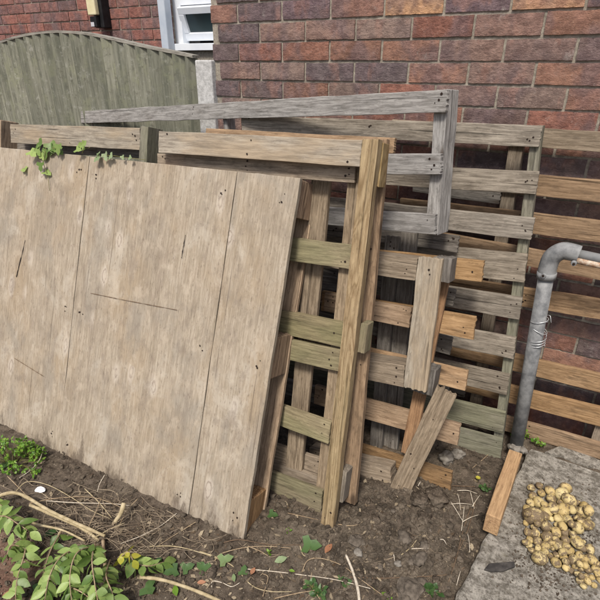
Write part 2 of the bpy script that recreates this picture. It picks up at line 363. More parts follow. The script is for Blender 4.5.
class Frame:
    """a leaning pallet: foot corner a, u runs right along it, v up its face, n out of its front"""
    def __init__(s, name, a, u, v, label, cat='pallet', group='wooden pallets leaning against the brick wall'):
        v = Vector(v).normalized(); u = Vector(u); u = (u - v*u.dot(v)).normalized(); n = u.cross(v)
        s.o, s.u, s.v, s.n = Vector(a), u, v, n
        s.mw = Matrix.Translation(s.o) @ Matrix((u, v, n)).transposed().to_4x4()
        s.root = empty(name, label=label, cat=cat, group=group, mat=s.mw); s.k = 0; s.seed = rnd.randrange(9999)
    def at(s, px, py, d=0.):
        r = ray(px, py); p = s.o + s.n*d; q = CAM + r*((p-CAM).dot(s.n)/r.dot(s.n)) - s.o
        return Vector((q.dot(s.u), q.dot(s.v)))
    def px(s, name, mat, A, B, C, L=None, d=0., T=.018, W=None, parent=None, nails='ends', snap=None, **kw):
        """board whose start edge runs A-B and whose long edge runs A-C (measured on the face plane at depth d)"""
        a, b, c = (s.at(*p, d) for p in (A, B, C))
        e = (c-a); LL = e.length if L is None else L; e.normalize()
        if snap is not None:
            tgt = Vector(snap); e = (e*.35 + tgt.normalized()*.65).normalized()
        w = b-a; pe = Vector((-e.y, e.x)); 
        if pe.dot(w) < 0: pe = -pe
        ww = W or abs(pe.dot(w))
        ctr = a + e*LL/2 + pe*ww/2
        return s.add(name, mat, ctr, e, LL, ww, d, T, nails, parent, **kw)
    def loc(s, name, mat, p, q, W, d=0., T=.018, nails='ends', parent=None, **kw):
        p, q = Vector(p), Vector(q); e = (q-p); L = e.length; e.normalize()
        return s.add(name, mat, (p+q)/2, e, L, W, d, T, nails, parent, **kw)
    def add(s, name, mat, ctr, e, L, W, d, T, nails, parent=None, wav=.0026, bev=.0018, **kw):
        if W < .2: kw.setdefault('jag0', .004); kw.setdefault('jag1', .004)
        s.k += 1; seed = s.seed + s.k*17; rr = random.Random(seed)
        nl = []
        if nails == 'ends' and L > .25 and W > .05:
            for x in ([-L/2+.03, L/2-.03] + ([0.] if L > .8 else [])):
                for _ in range(rr.choice((1, 2, 3, 3))): nl.append((x+rr.uniform(-.014, .014), rr.uniform(-W*.38, W*.38)))
        elif isinstance(nails, (list, tuple)): nl = nails
        bm = board_bm(L, W, T, seed, wav=wav, nails=nl, **kw)
        o = link(name, bm, [M[mat] if isinstance(mat, str) else mat, M['nail']])
        o.parent = parent or s.root
        ang = math.atan2(e.y, e.x)
        o.matrix_local = Matrix.Translation((ctr.x, ctr.y, d-T/2)) @ Matrix.Rotation(ang, 4, 'Z')
        if parent is not None: o.matrix_parent_inverse = Matrix.Identity(4)
        bevel(o, min(bev, T*.3)); return o

X1 = (-1, 0)       # direction used when snapping: leftwards along the pallet

# ---------- plywood faced pallet (front left)
a = onz(243, 541, GZ)
A = Frame('plywood_pallet', a, (.999, .033, .007), (-.018, .355, .935), 'plywood-faced pallet with solid weathered front, foremost of the leaning pallets')
HA = A.at(300, 178)[1]
s1 = A.at(213.5, 338)[0]; s2 = A.at(74, 300)[0]; sL = s2-.62
def nailset(xs, ys, n=3, j=.016):
    out = []
    for x in xs:
        for y in ys:
            for _ in range(n): out.append((x+rnd.uniform(-j, j), y+rnd.uniform(-j, j)))
    return out
PT = .018
for (sa, sb, tw) in ((0., s1+.0015, .0), (s1-.0015, s2+.0015, .0), (s2-.0015, sL, .0)):
    w = abs(sa-sb); mid = (sa+sb)/2
    ns = nailset([HA/2-.07, 0., -HA/2+.07], [-w/2+.05, w/2-.05] if w > .3 else [-w/2+.05])
    A.loc('face_board', 'ply', (mid, 0.), (mid, HA), w, d=0, T=PT, nails=ns, wav=.0022, jag0=.007, jag1=.002)
# lengthwise seam strips: splinters torn off along the open joint, and the scar of a lost batten
def scar(fr, pts, w, d, mat):
    bm = bmesh.new(); L = []
    for i, p in enumerate(pts):
        q = Vector(p); t = Vector(pts[min(i+1, len(pts)-1)]) - Vector(pts[max(i-1, 0)]); t.normalize(); pe = Vector((-t.y, t.x))*w*.5*(.3+rnd.random())
        L.append((bm.verts.new((*(q+pe), d)), bm.verts.new((*(q-pe), d))))
    for i in range(len(L)-1): bm.faces.new((L[i][0], L[i][1], L[i+1][1], L[i+1][0]))
    return link('split', bm, M[mat], fr.root)
def scarpx(fr, P, w, mat, d=.0038, seg=14):
    Q = [fr.at(*p) for p in P]; out = []
    for i in range(len(Q)-1):
        for k in range(seg): 
            q = Q[i].lerp(Q[i+1], k/seg); out.append((q.x+rnd.uniform(-.0008, .0008), q.y))
    out.append(tuple(Q[-1])); return scar(fr, out, w, d, mat)
scarpx(A, [(26, 240), (17, 277)], .004, 'nail')
scarpx(A, [(186, 235), (182, 258)], .003, 'nail')
scarpx(A, [(91, 293), (120, 299), (178, 310)], .0025, 'twigd')
scarpx(A, [(15, 358), (44, 376)], .003, 'twigd')
# blocks and rear boards
for sx in (0., s1*1.0-.31, s2-.20):
    r_ = sx
    tops = [(HA-.115, HA), (.50, .60), (0.004, .115)] 
    if sx == 0.: tops = [(A.at(310, 220, -.07)[1], HA-.002), (A.at(290, 381, -.07)[1], A.at(292, 338, -.07)[1]), (.004, A.at(262, 497, -.07)[1])]
    for (h0, h1) in tops:
        A.loc('block', 'brownend', (r_-.055, h0), (r_-.055, h1), .10, d=-PT-.0005, T=.112, nails=None, bev=.003)
    A.loc('rear_board', 'inner', (r_-.055, .002), (r_-.055, HA-.003), .11, d=-PT-.113, T=.017, nails=None)

# ---------- far left pallet behind it (only its top shows)
v = Vector((0, .23, .97)).normalized(); t = ony(148, 127, 1.53); a = t - v*((t.z-GZ)/v.z)
Cp = Frame('grey_pallet', a, (1, .03, .01), v, 'greyish pallet behind the plywood front, only its top board and posts showing at left')
HC = Cp.at(148, 127)[1]
Cp.px('top_board', 'pale', (140, 128), (138, 150), (10, 124), d=-.004, T=.02)
Cp.px('back_board', 'greyd', (140, 143), (138, 158), (4, 138), d=-.085, T=.018)
Cp.px('post', 'greygreen', (140, 126), (148, 126), (128, 300), L=HC, d=0, T=.085, snap=(0, -1), nails=None)
Cp.px('post', 'inner', (-7, 119), (1, 119), (-17, 300), L=HC-.01, d=0, T=.09, snap=(0, -1), nails=None)
for h in (.25, .6, .95): Cp.loc('slat', 'grey', (-1.05, h), (-.08, h), .09, d=-.005)

# ---------- treated pallet standing behind the plywood one
a = onz(333, 529, GZ); t = ony(378, 141, 1.44)
B = Frame('treated_pallet', a, (.999, 0, .033), t-a, 'yellowish pallet with tall front post and green slats, just right of the plywood-faced one')
B.px('front_post', 'greentan', (363, 139), (378.5, 141), (320, 526), d=0, T=.036, nails=[(.60, .01), (.63, -.01)], wav=.0025)
B.px('top_board', 'pale', (362, 140), (359, 167), (159, 131), d=-.001, T=.022)
B.px('under_board', 'tangrey', (356, 164), (352, 183), (157, 153), d=-.045, T=.02)
B.px('rear_top_board', 'tan', (395, 138), (393, 153), (200, 128), L=.75, d=-.118, T=.02, nails=None)
B.px('slat', 'green', (352, 245), (348, 269), (310, 240), L=1.15, d=-.038, T=.02)
B.px('slat', 'green', (343, 323), (339, 347), (299, 314), L=1.15, d=-.038, T=.026)
B.px('slat', 'green', (340, 350), (336, 371), (297, 341), L=1.15, d=-.041, T=.02)
B.px('slat', 'green', (331, 423), (328, 444), (286, 407), L=1.15, d=-.038, T=.02)
B.px('slat', 'green', (322, 492), (320, 517), (275, 474), L=1.15, d=-.038, T=.02)
B.px('rear_slat', 'tangrey', (338, 330), (336, 352), (297, 318), L=1.15, d=-.118, T=.02)
B.px('rear_slat', 'tangrey', (323, 460), (320, 478), (280, 446), L=1.15, d=-.118, T=.02)
B.px('rear_slat', 'tangrey', (330, 480), (326, 500), (280, 464), L=1.15, d=-.100, T=.02, nails=None)
B.px('inner_post', 'tangrey', (349, 166), (361, 167), (330, 360), L=1.18, d=-.062, T=.03, snap=(0, -1), nails=None)
B.px('inner_post', 'tangrey', (311, 180), (330, 181), (288, 420), L=1.12, d=-.098, T=.018, snap=(0, -1), nails=None)
B.px('rear_post', 'tan', (370, 139.5), (387, 142), (341, 500), d=-.092, T=.024, nails=[(.1, .005), (-.3, .006)])
B.px('block', 'greentan', (374, 142), (384, 143), (369, 186), d=-.0375, T=.053, nails=None)
B.px('block', 'green', (361, 323), (368, 324), (357, 352), d=-.0375, T=.053, nails=None)
B.px('block', 'grey', (340, 470), (347, 472), (336, 500), d=-.0375, T=.053, nails=None)

# ---------- big grey pallet leaning behind, five slats of orange showing further right
a = onz(500, 461, GZ); t = ony(543, 126, 1.90)
E_ = Frame('slatted_pallet', a, (1, 0, .045), t-a, 'large weathered grey pallet with nine slats, its two lowest green with algae')
sl = [((542.5, 125.5), (541.5, 147.5), (453.8, 122.5)), ((539.5, 171.8), (536.7, 194.7), (450.3, 167.8)), ((534.8, 218.5), (530.8, 240.2), (450.3, 209.8)),
      ((527.3, 254.5), (523.8, 283), (459.7, 248.2)), ((522.7, 298.3), (519.2, 319.8), (456.2, 287.8)), ((516.1, 338), (512.9, 359), (474.8, 330.5)),
      ((509.6, 375.2), (506.5, 395.5), (441, 360)), ((505.8, 413), (502.8, 433.5), (453.3, 400.2)), ((502.8, 439.8), (500, 461), (453.3, 427))]
for i, (p, q, r_) in enumerate(sl):
    E_.px('slat', 'grey' if i < 7 else 'greygreen', p, q, r_, L=1.22 + rnd.uniform(-.01, .01), d=0, T=.018, wav=.0022)
HE = E_.at(543, 126)[1]
E_.px('post', 'greygreen', (532, 126), (543.5, 126), (489, 461), L=HE, d=-.0185, T=.062, nails=None, snap=(0, -1))
for s_ in (-.62, -1.17): E_.loc('post', 'tangrey', (s_, .01), (s_, HE-.01), .045, d=-.0185, T=.062, nails=None)

# ---------- tan pallet flat against the wall at the right
a = onz(600, 456, .0); 
F_ = Frame('tan_pallet', a, (1, 0, -.004), (0, .035, 1), 'tan pallet with orange-brown slats against the brick wall behind the grey drainpipe')
fs = [((600, 132), (600, 152.5), (549, 129)), ((600, 180), (600, 202), (543, 175)), ((600, 220), (600, 242), (538, 213)), ((600, 263), (600, 282), (531, 250.5)),
      ((600, 298), (600, 318), (552, 290.5)), ((600, 374), (600, 392), (536, 359)), ((600, 406), (600, 425), (534, 390)), ((600, 443), (600, 459), (527, 422))]
for i, (p, q, r_) in enumerate(fs):
    o = F_.px('slat', 'tan' if i else 'tangrey', p, q, r_, d=0, T=.018, L=.95, wav=.0022)
    # the slats run on to the right, past the edge of the view
    o.location.x += .22
HF = F_.at(600, 132)[1]
for s_ in (-.70+.19, -.02, .64): F_.loc('post', 'tangrey', (s_, .01), (s_-.03 if s_ < -.4 else s_, HF-.01), .05, d=-.0185, T=.055, nails=None)
for h in (.12, .55, 1.0): F_.loc('slat', 'greyd', (-.56, h), (-.90, h+.01), .07, d=0)

# ---------- dark grey pallet whose slat ends show between
v = Vector((-.055, .17, 1)).normalized(); a = Vector((-.25, 1.665, GZ))
Hp = Frame('hidden_pallet', a, (1, 0, .04), v, 'dark grey pallet, slat ends showing between the small broken pallet and large grey one')
for (p, q, r_) in [((459, 236), (458, 253), (400, 229)), ((456, 290), (455, 307), (399, 277)), ((452.5, 338), (451, 355), (398, 325)), ((449, 386), (447, 400), (394, 370)), ((447, 424), (446, 442), (390, 408))]:
    Hp.px('slat', 'greyd', p, q, r_, L=1.0, d=0, T=.018)
Hp.px('post', 'greyd', (401, 232), (417, 234), (381, 470), d=.024, T=.023, nails=[(.38, 0), (.36, .01)])
Hp.px('post', 'greyd', (385, 236), (399, 238), (368, 460), d=.050, T=.025, W=.055)
for h in (.16, .42, .68): Hp.loc('slat', 'greyd', (-.45, h), (-1.1, h+.01), .08, d=.028, T=.02)

# ---------- silvery pallet top hanging over the row
t = ony(447, 89, 1.70); v = Vector((-.086, .091, .992)).normalized(); u = Vector((.976, -.19, .102))
hD = .5; a = t - v*hD
D_ = Frame('broken_pallet', a, u, v, 'silver-grey broken pallet with one very long top board sloping above the other pallets')
D_.px('top_board', 'silver', (447, 89), (445.5, 112.5), (67, 112), d=0, T=.020, wav=.003)
D_.px('slat', 'silver', (441, 153.5), (438.5, 175), (386, 154), L=.75, d=0, T=.020, wav=.003)
D_.px('slat', 'silver', (435, 214.5), (433.5, 235), (384, 211), L=.75, d=0, T=.020, wav=.003)
D_.px('post', 'silver', (435, 90), (447.5, 89), (426, 234), d=-.0205, T=.085, nails=None, wav=.004, jag1=.01)
p = D_.at(226, 112, -.021); D_.loc('post', 'silver', (p[0]-.01, p[1]+.03), (p[0], p[1]-.95), .024, d=-.0205, T=.05, nails=None)
p = D_.at(90, 118, -.021); D_.loc('post', 'grey', (p[0], p[1]+.02), (p[0]+.02, p[1]-.9), .03, d=-.0205, T=.03, nails=None)

# ---------- small broken pallet in the middle
a = onz(450, 493, GZ); t = ony(484, 261, 1.72)
G_ = Frame('small_pallet', a, (.997, -.017, .075), t-a, 'small broken pallet with bare orange slat ends and a splintered upright front plank')
gs = [((484, 261), (482, 282.5), (452, 258.5)), ((476, 317), (471, 339.5), (444, 312)), ((468, 371), (465, 391), (437, 364)), ((460, 425), (457, 446), (366, 399)), ((452, 472.5), (450, 493), (427, 466))]
for i, (p, q, r_) in enumerate(gs):
    G_.px('slat', 'raw' if i != 4 else 'tan', p, q, r_, L=.62, d=0, T=.02, snap=(-1, .0) if i != 3 else None, wav=.002)
G_.px('stringer_board', 'orange', (437, 268), (451, 270), (401, 452), d=.022, T=.0205, nails=None, wav=.002)
G_.px('block', 'greyd', (433, 257), (452, 259), (431, 281), d=.0965, T=.074, nails=None, wav=.003)
G_.px('block', 'greyd', (414, 365), (436, 369), (410, 390), d=.0965, T=.074, nails=None, wav=.003, jag0=.004)
D1 = .116
G_.px('front_slat', 'tangrey', (417.5, 259), (415.5, 281), (382, 254.5), L=.40, d=.116, T=.094)
G_.px('front_slat', 'tangrey', (404.5, 366), (402, 387), (369, 359.5), L=.38, d=.116, T=.094)
G_.px('front_slat', 'tangrey', (390.5, 467.5), (387.5, 490), (360, 460), L=.36, d=.100, T=.06)
G_.px('front_slat', 'tan', (411, 308), (409, 328), (375, 301.5), L=.36, d=.045, T=.02)
G_.px('front_plank', 'pale', (418.5, 256.5), (443, 257.5), (403.5, 387), d=.118, T=.020, nails=[(-.20, 0), (-.185, .004)], wav=.003, jag1=.010)
# leaning splintered plank, a thing of its own
p0 = onz(398, 494, GZ+.005); tp = CAM + ray(447, 390)*(1.51/ray(447, 390).y)
v = (tp-p0).normalized(); Pk = Frame('loose_plank', p0, (1, .1, .05), v, 'short grey splintered plank leaning slantwise across the foot of the small broken pallet', 'plank', None)
hP = Pk.at(447, 390)[1]
sw = (Pk.at(407, 500)-Pk.at(389, 487)).length
bm = board_bm(hP, .074, .020, 991, wav=.003, jag1=.022, nails=[(-.2, .01), (-.1, -.012), (.12, .0), (-.05, .02)])
o = link('plank_body', bm, [M['tangrey'], M['nail']], Pk.root); o.matrix_local = Matrix.Translation((0, hP/2, 0)) @ Matrix.Rotation(math.pi/2, 4, 'Z'); bevel(o, .0015)
del Pk.root['label']; mw = Pk.mw
# make the plank a single mesh object: keep only the mesh
o.parent = None; o.matrix_world = mw @ Matrix.Translation((0, hP/2, 0)) @ Matrix.Rotation(math.pi/2, 4, 'Z'); o.name = 'loose_plank_body'
bpy.data.objects.remove(Pk.root); o.name = 'loose_plank'
tag(o, 'short grey splintered plank leaning slantwise across the foot of the small broken pallet', 'plank')

# ------------------------------------------------------------------ brick walls
def brick_wall(name, x0, x1, z0, z1, Y, jx, jz, bl=.2335, bh=.0757, mort=.0098, cols=None, depth=.3, label='', special=None, seed=1, rough=.0022):
    root = empty(name, ((x0+x1)/2, Y, z0), label, 'brick wall')
    rr = random.Random(seed)
    bm = bmesh.new(); lay = bm.loops.layers.float_color.new('tone')
    r0 = math.floor((z0-jz)/bh); r1 = math.ceil((z1-jz)/bh)
    for r in range(r0, r1+1):
        zb = jz + r*bh; za, zc = max(zb+mort/2, z0), min(zb+bh-mort/2, z1)
        if zc-za < .01: continue
        off = jx + (bl/2 if r % 2 else 0)
        k0 = math.floor((x0-off)/bl)-1
        for k in range(k0, int((x1-x0)/bl)+k0+4):
            xa, xb = max(off+k*bl+mort/2, x0), min(off+(k+1)*bl-mort/2, x1)
            if xb-xa < .03: continue
            c = cols(rr, r, (xa+xb)/2)
            dy = rr.uniform(-.0025, .0025); nx = max(2, int((xb-xa)/.016)); nz = 5
            j = [rr.uniform(-.0015, .0015) for _ in range(4)]
            g = []
            for i in range(nx+1):
                row = []
                for q in range(nz+1):
                    x = xa + (xb-xa)*i/nx; z = za+j[0]*(1-i/nx)+j[1]*i/nx + (zc-za+j[2])*q/nz
                    ed = (i in (0, nx)) + (q in (0, nz))
                    y = Y - .006 + dy + noise.noise((x*40, z*40, seed))*rough + (.0008 if ed else 0) + (.0012 if ed == 2 else 0)
                    ex = (.0016*noise.noise((x*45, z*60, 3.)) if ed else 0)
                    row.append(bm.verts.new((x+ex, y, z+ex*1.4)))
                g.append(row)
            fs_ = []
            for i in range(nx):
                for q in range(nz): fs_.append(bm.faces.new((g[i][q], g[i+1][q], g[i+1][q+1], g[i][q+1])))
            # sides going back into the mortar
            per = [g[i][0] for i in range(nx+1)] + [g[nx][q] for q in range(1, nz+1)] + [g[i][nz] for i in range(nx-1, -1, -1)] + [g[0][q] for q in range(nz-1, 0, -1)]
            bk = [bm.verts.new((p.co.x, Y+.014, p.co.z)) for p in per]
            for i in range(len(per)):
                i2 = (i+1) % len(per); fs_.append(bm.faces.new((per[i2], per[i], bk[i], bk[i2])))
            for f in fs_:
                f.smooth = False
                for lp in f.loops: lp[lay] = (*c, 1)
    for v_ in bm.verts: v_.co -= Vector(root.location)
    link('bricks', bm, M['brick'], root)
    bm = bmesh.new(); bmesh.ops.create_cube(bm, size=1)
    for v_ in bm.verts: v_.co = Vector((v_.co.x*(x1-x0-.004), (v_.co.y+.5)*depth, (v_.co.z+.5)*(z1-z0)))
    bmesh.ops.translate(bm, verts=bm.verts, vec=(0, .002, 0))
    link('mortar', bm, M['mortar'], root); return root
WY = 2.09
jz = ony(500, 61.7, WY).z; jx = ony(440, 49, WY).x
course = (ony(500, 12.7, WY).z - ony(500, 108.3, WY).z)/4
bl = (ony(576.7, 49, WY).x - ony(440, 49, WY).x)/2
PAL = [(.25, .155, .125), (.28, .14, .10), (.215, .145, .125), (.18, .135, .125), (.31, .17, .12), (.25, .18, .15), (.14, .11, .11), (.28, .13, .095), (.28, .185, .15)]
def colsA(rr, r, x):
    if r == 2: return rr.choice([(.56, .31, .17), (.58, .34, .19), (.30, .17, .13), (.17, .125, .13), (.55, .32, .19), (.2, .14, .15)])
    c = rr.choice(PAL); f = rr.uniform(.85, 1.2); return tuple(v_*f for v_ in c)
wx0 = ony(213.5, 50, WY).x
brick_wall('brick_wall', wx0, 2.6, -.1, 2.3, WY, jx, jz, bl=bl, bh=course, cols=colsA, label='near wall of rough purple and red bricks with an orange course, behind the pallets', seed=5, depth=.9)
BY = 3.15
def colsB(rr, r, x):
    c = rr.choice([(.33, .145, .115), (.29, .13, .105), (.36, .16, .125), (.26, .13, .11), (.32, .17, .145), (.22, .13, .12)]); f = rr.uniform(.85, 1.1); return tuple(v_*f for v_ in c)
zB = ony(50, 22.5, BY).z
wl = ony(168.5, 10, BY).x
brick_wall('far_brick_wall', -7.5, wl+.02, .2, 2.6, BY, ony(52, 20, BY).x, zB, bl=.225, bh=.075, cols=colsB, label='further red brick wall seen above the arched fence panel at the left', seed=9, rough=.0015)

def box_bm(x0, x1, y0, y1, z0, z1, bm=None):
    bm = bm or bmesh.new(); r = bmesh.ops.create_cube(bm, size=1)
    for v_ in r['verts']: v_.co = Vector((x0+(v_.co.x+.5)*(x1-x0), y0+(v_.co.y+.5)*(y1-y0), z0+(v_.co.z+.5)*(z1-z0)))
    return bm
def box(name, mat, x0, x1, y0, y1, z0, z1, parent=None, bev=.002):
    c = Vector(((x0+x1)/2, (y0+y1)/2, z0)); bm = box_bm(x0, x1, y0, y1, z0, z1)
    base = Vector(parent.location) if parent else Vector((0, 0, 0))
    bmesh.ops.translate(bm, verts=bm.verts, vec=-c)
    o = link(name, bm, M[mat] if isinstance(mat, str) else mat, parent); o.location = c-base
    if bev: bevel(o, bev)
    return o

# ------------------------------------------------------------------ tubes
def cr(P, n=6):
    P = [Vector(p) for p in P]; Q = [P[0]*2-P[1]] + P + [P[-1]*2-P[-2]]; out = []
    for i in range(1, len(Q)-2):
        a, b, c, d = Q[i-1:i+3]
        for k in range(n):
            t = k/n; out.append(.5*((2*b)+(c-a)*t+(2*a-5*b+4*c-d)*t*t+(3*b-a-3*c+d)*t**3))
    out.append(P[-1]); return out
def tube_into(bm, P, r0, r1=None, sides=7, wob=0., cap=True):
    r1 = r0 if r1 is None else r1; rings = []; n = len(P); up0 = None
    for i, p in enumerate(P):
        t = (P[min(i+1, n-1)]-P[max(i-1, 0)]).normalized()
        if up0 is None: up0 = t.orthogonal().normalized()
        up0 = (up0 - t*up0.dot(t)).normalized(); b = t.cross(up0); r = r0+(r1-r0)*i/(n-1)
        if wob: r *= 1+wob*noise.noise(p*60)
        rings.append([bm.verts.new(p + (up0*math.cos(k*2*math.pi/sides)+b*math.sin(k*2*math.pi/sides))*r) for k in range(sides)])
    for i in range(n-1):
        for k in range(sides):
            f = bm.faces.new((rings[i][k], rings[i][(k+1) % sides], rings[i+1][(k+1) % sides], rings[i+1][k])); f.smooth = True
    if cap: bm.faces.new(rings[0][::-1]); bm.faces.new(rings[-1])
def tube(name, P, r0, r1, mat, parent=None, sides=7, wob=0., smooth=6, label=None, cat=None, group=None):
    P = [Vector(p) for p in P]; base = P[0].copy()
    if parent is None: Q = [p-base for p in P]
    else: Q = P
    if smooth: Q = cr(Q, smooth)
    bm = bmesh.new(); tube_into(bm, Q, r0, r1, sides, wob)
    o = link(name, bm, M[mat], parent)
    if parent is None: o.location = base
    return tag(o, label, cat, group)

# ------------------------------------------------------------------ background window, downpipe, lamp
wx = wl + .055; we = ony(213, 5, BY).x + .4
wz = ony(190, 47.5, BY).z
wr = empty('window', ((wx+we)/2, BY, wz), 'white plastic window standing ajar with dark glass, beside the pale downpipe', 'window')
box('sill', 'upvc', wx-.01, we, BY-.03, BY+.12, wz-.02, wz+.025, wr)
zt = ony(190, -12, BY).z
box('frame', 'upvc', wx, wx+.03, BY+.03, BY+.10, wz+.0255, zt, wr)
box('frame', 'upvc', wx+.0305, we, BY+.03, BY+.10, ony(195, 4, BY).z, ony(195, -6, BY).z, wr)
box('upper_pane', 'glass', wx+.0305, we, BY+.09, BY+.10, ony(195, -5.5, BY).z, zt, wr, 0)
# the sash, hinged at its top and swung out
sz0 = ony(190, 41, BY-.10).z; sz1 = ony(190, 6, BY).z; H = sz1-sz0
sash = empty('sash', (0, 0, 0)); sash.parent = wr; sash.location = Vector((wx+.02, BY+.02, sz1)) - Vector(wr.location); sash.rotation_euler = (R(20), 0, R(0))
WS = we-wx
def sb(name, mat, x0, x1, y0, y1, z0, z1):
    bm = box_bm(x0, x1, y0, y1, z0, z1); o = link(name, bm, M[mat], sash); bevel(o, .003); return o
sb('sash_frame', 'upvc', 0, WS, -.02, .02, -H, -H+.052); sb('sash_frame', 'upvc', 0, .045, -.021, .019, -H+.0525, -.045); sb('sash_frame', 'upvc', 0, WS, -.02, .02, -.0445, 0); sb('sash_glass', 'glass', .0455, WS, .0, .006, -H+.053, -.045)
# room shell coloured black to stand for the unlit indoors, and wall past it
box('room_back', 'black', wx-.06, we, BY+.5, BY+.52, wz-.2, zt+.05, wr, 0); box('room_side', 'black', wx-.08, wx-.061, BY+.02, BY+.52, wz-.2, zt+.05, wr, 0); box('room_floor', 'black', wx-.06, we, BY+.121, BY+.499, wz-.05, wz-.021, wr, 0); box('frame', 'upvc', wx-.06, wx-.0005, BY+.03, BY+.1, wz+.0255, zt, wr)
box('wall_under_window', 'mortar', wl+.021, we, BY+.005, BY+.1, .2, wz-.0205, wr, 0)
dp0 = ony(172, 45, BY-.05); dp1 = ony(160.5, -40, BY-.05)
cxp = ony(169.5, 45, BY-.05).x
dr = empty('downpipe', (cxp, BY-.06, .3), 'pale grey square downpipe running down the far wall between the bricks and the window', 'drainpipe')
box('pipe', 'downpipe', cxp-.033, cxp+.033, BY-.10, BY-.03, .3, 2.5, dr, .008)
for z in (1.0, 2.15): box('bracket', 'downpipe', cxp-.05, cxp+.05, BY-.035, BY-.012, z, z+.04, dr)
lp = ony(100, 28, BY-.08); lt = ony(97, -25, BY-.08); lx = lp.x
lr = empty('wall_lamp', (lx, BY-.006, lp.z), 'cream and black box lamp mounted on the far brick wall at the top left', 'wall lamp')
box('housing', 'black', lx-.045, lx+.055, BY-.085, BY-.008, lp.z, lt.z, lr, .006)
box('cover', 'cream', lx-.062, lx+.028, BY-.125, BY-.0855, ony(97, 15, BY-.12).z, lt.z, lr, .008)
box('lower_case', 'black', lx-.045, lx+.02, BY-.125, BY-.0858, ony(97, 27, BY-.12).z, ony(97, 16, BY-.12).z, lr, .005)
box('notice', 'labelw', lx-.04, lx-.004, BY-.1275, BY-.1255, ony(97, 27, BY-.12).z+.004, ony(97, 22, BY-.12).z, lr, 0)

# ------------------------------------------------------------------ fence panel and posts
FY = 2.17
fp = [(-20, 52), (0, 43.5), (15, 38.5), (30, 34.8), (45, 32.6), (60, 31.6), (75, 32.2), (90, 33.8), (105, 36.6), (120, 40), (135, 43.5), (150, 47), (165, 50), (180, 53), (196, 56.5)]
W3 = [ony(x, y, FY) for x, y in fp]
def ftop(x):
    for i in range(len(W3)-1):
        if W3[i].x <= x <= W3[i+1].x:
            t = (x-W3[i].x)/(W3[i+1].x-W3[i].x); return W3[i].z*(1-t)+W3[i+1].z*t
    return W3[0].z if x < W3[0].x else W3[-1].z
fx0, fx1 = W3[0].x-.05, W3[-1].x
fr_ = empty('fence_panel', ((fx0+fx1)/2, FY, -.05), 'arch-topped fence panel of vertical overlapping boards, green with algae, left of the concrete post', 'fence panel')
bm = bmesh.new(); lay = bm.loops.layers.float_color.new('tone'); x = fx0; bw = .083; k = 0
while x < fx1-.01:
    xb = min(x+bw+.02, fx1); tone = rnd.random()
    nz = 8; pts = []
    for s_ in (0, 1):
        col = []
        for q in range(nz+1):
            xx = (x, xb)[s_]; z = -.05 + (ftop(xx)-.008+.05)*q/nz
            yy = FY - (.0 if s_ else .032) + noise.noise((xx*3, z*2, 1))*.003
            col.append((bm.verts.new((xx+noise.noise((k, z*3, s_))*.003, yy, z)), bm.verts.new((xx, yy+.009, z))))
        pts.append(col)
    for q in range(nz):
        a_, b_ = pts[0][q], pts[1][q]; c_, d_ = pts[0][q+1], pts[1][q+1]
        for f in ((a_[0], b_[0], d_[0], c_[0]), (b_[1], a_[1], c_[1], d_[1]), (a_[1], a_[0], c_[0], c_[1]), (b_[0], b_[1], d_[1], d_[0])):
            ff = bm.faces.new(f)
            for l_ in ff.loops: l_[lay] = (tone, tone, tone, 1)
    x += bw; k += 1
for v_ in bm.verts: v_.co -= Vector(fr_.location)
link('boards', bm, M['fence'], fr_)
bm = bmesh.new(); L_ = []
n = 40
for i in range(n+1):
    x = fx0+(fx1-fx0)*i/n; z = ftop(x); L_.append([bm.verts.new(Vector((x, y, z+dz))-Vector(fr_.location)) for y, dz in ((FY-.028, -.007), (FY+.022, -.007), (FY+.022, .006), (FY-.028, .006))])
for i in range(n):
    for q in range(4): bm.faces.new((L_[i][q], L_[i][(q+1) % 4], L_[i+1][(q+1) % 4], L_[i+1][q])[::-1])
bm.faces.new(L_[0]); bm.faces.new(L_[-1][::-1])
link('capping', bm, M['fencetrim'], fr_)
PY = 2.06
px0, px1 = ony(195.2, 70, PY).x, ony(213.5, 70, PY).x-.012
pr = box('concrete_post', 'post', px0, px1, PY, PY+.1, -.1, ony(200, 60, PY).z, None, .006)
tag(pr, 'pale grey concrete post between the arched fence panel and the near brick wall', 'fence post')

# ------------------------------------------------------------------ ground
def gh(x, y):
    h = noise.fractal((x*2.2, y*2.2, 0), 1., 2., 3)*.016
    h += noise.fractal((x*14, y*14, 4.), .9, 2.1, 3)*.007
    h += max(0, noise.noise((x*26, y*26, 9.)))*.014 + noise.noise((x*55, y*55, 3.))*.004
    dx, dy = x+.30, y-1.40                                     # dug over heap by the small pallet
    h += .030*math.exp(-(dx*dx+dy*dy)/.014)
    h += .014*math.exp(-((x+.25)**2+(y-1.2)**2)/.05)
    return h
SL = [onz(455, 600, 0), onz(529, 450, 0)]
edir = (SL[1]-SL[0]).normalized()
def slab_edge_x(y): return SL[0].x + (y-SL[0].y)/edir.y*edir.x
def grid(name, x0, x1, y0, y1, st, fn, mat):
    bm = bmesh.new(); nx = int((x1-x0)/st); ny = int((y1-y0)/st); g = []
    for i in range(nx+1):
        row = []
        for j in range(ny+1):
            x = x0+i*st; y = y0+j*st; row.append(bm.verts.new((x, y, fn(x, y))))
        g.append(row)
    for i in range(nx):
        for j in range(ny): 
            f = bm.faces.new((g[i][j], g[i+1][j], g[i+1][j+1], g[i][j+1])); f.smooth = True
    return link(name, bm, mat)
def soilz(x, y): 
    z = GZ + gh(x, y)
    if y > SL[1].y+.0 and x > slab_edge_x(y)-.08: z += .03
    if x > slab_edge_x(y)+.03 and y < 1.80: z = -.075
    return z
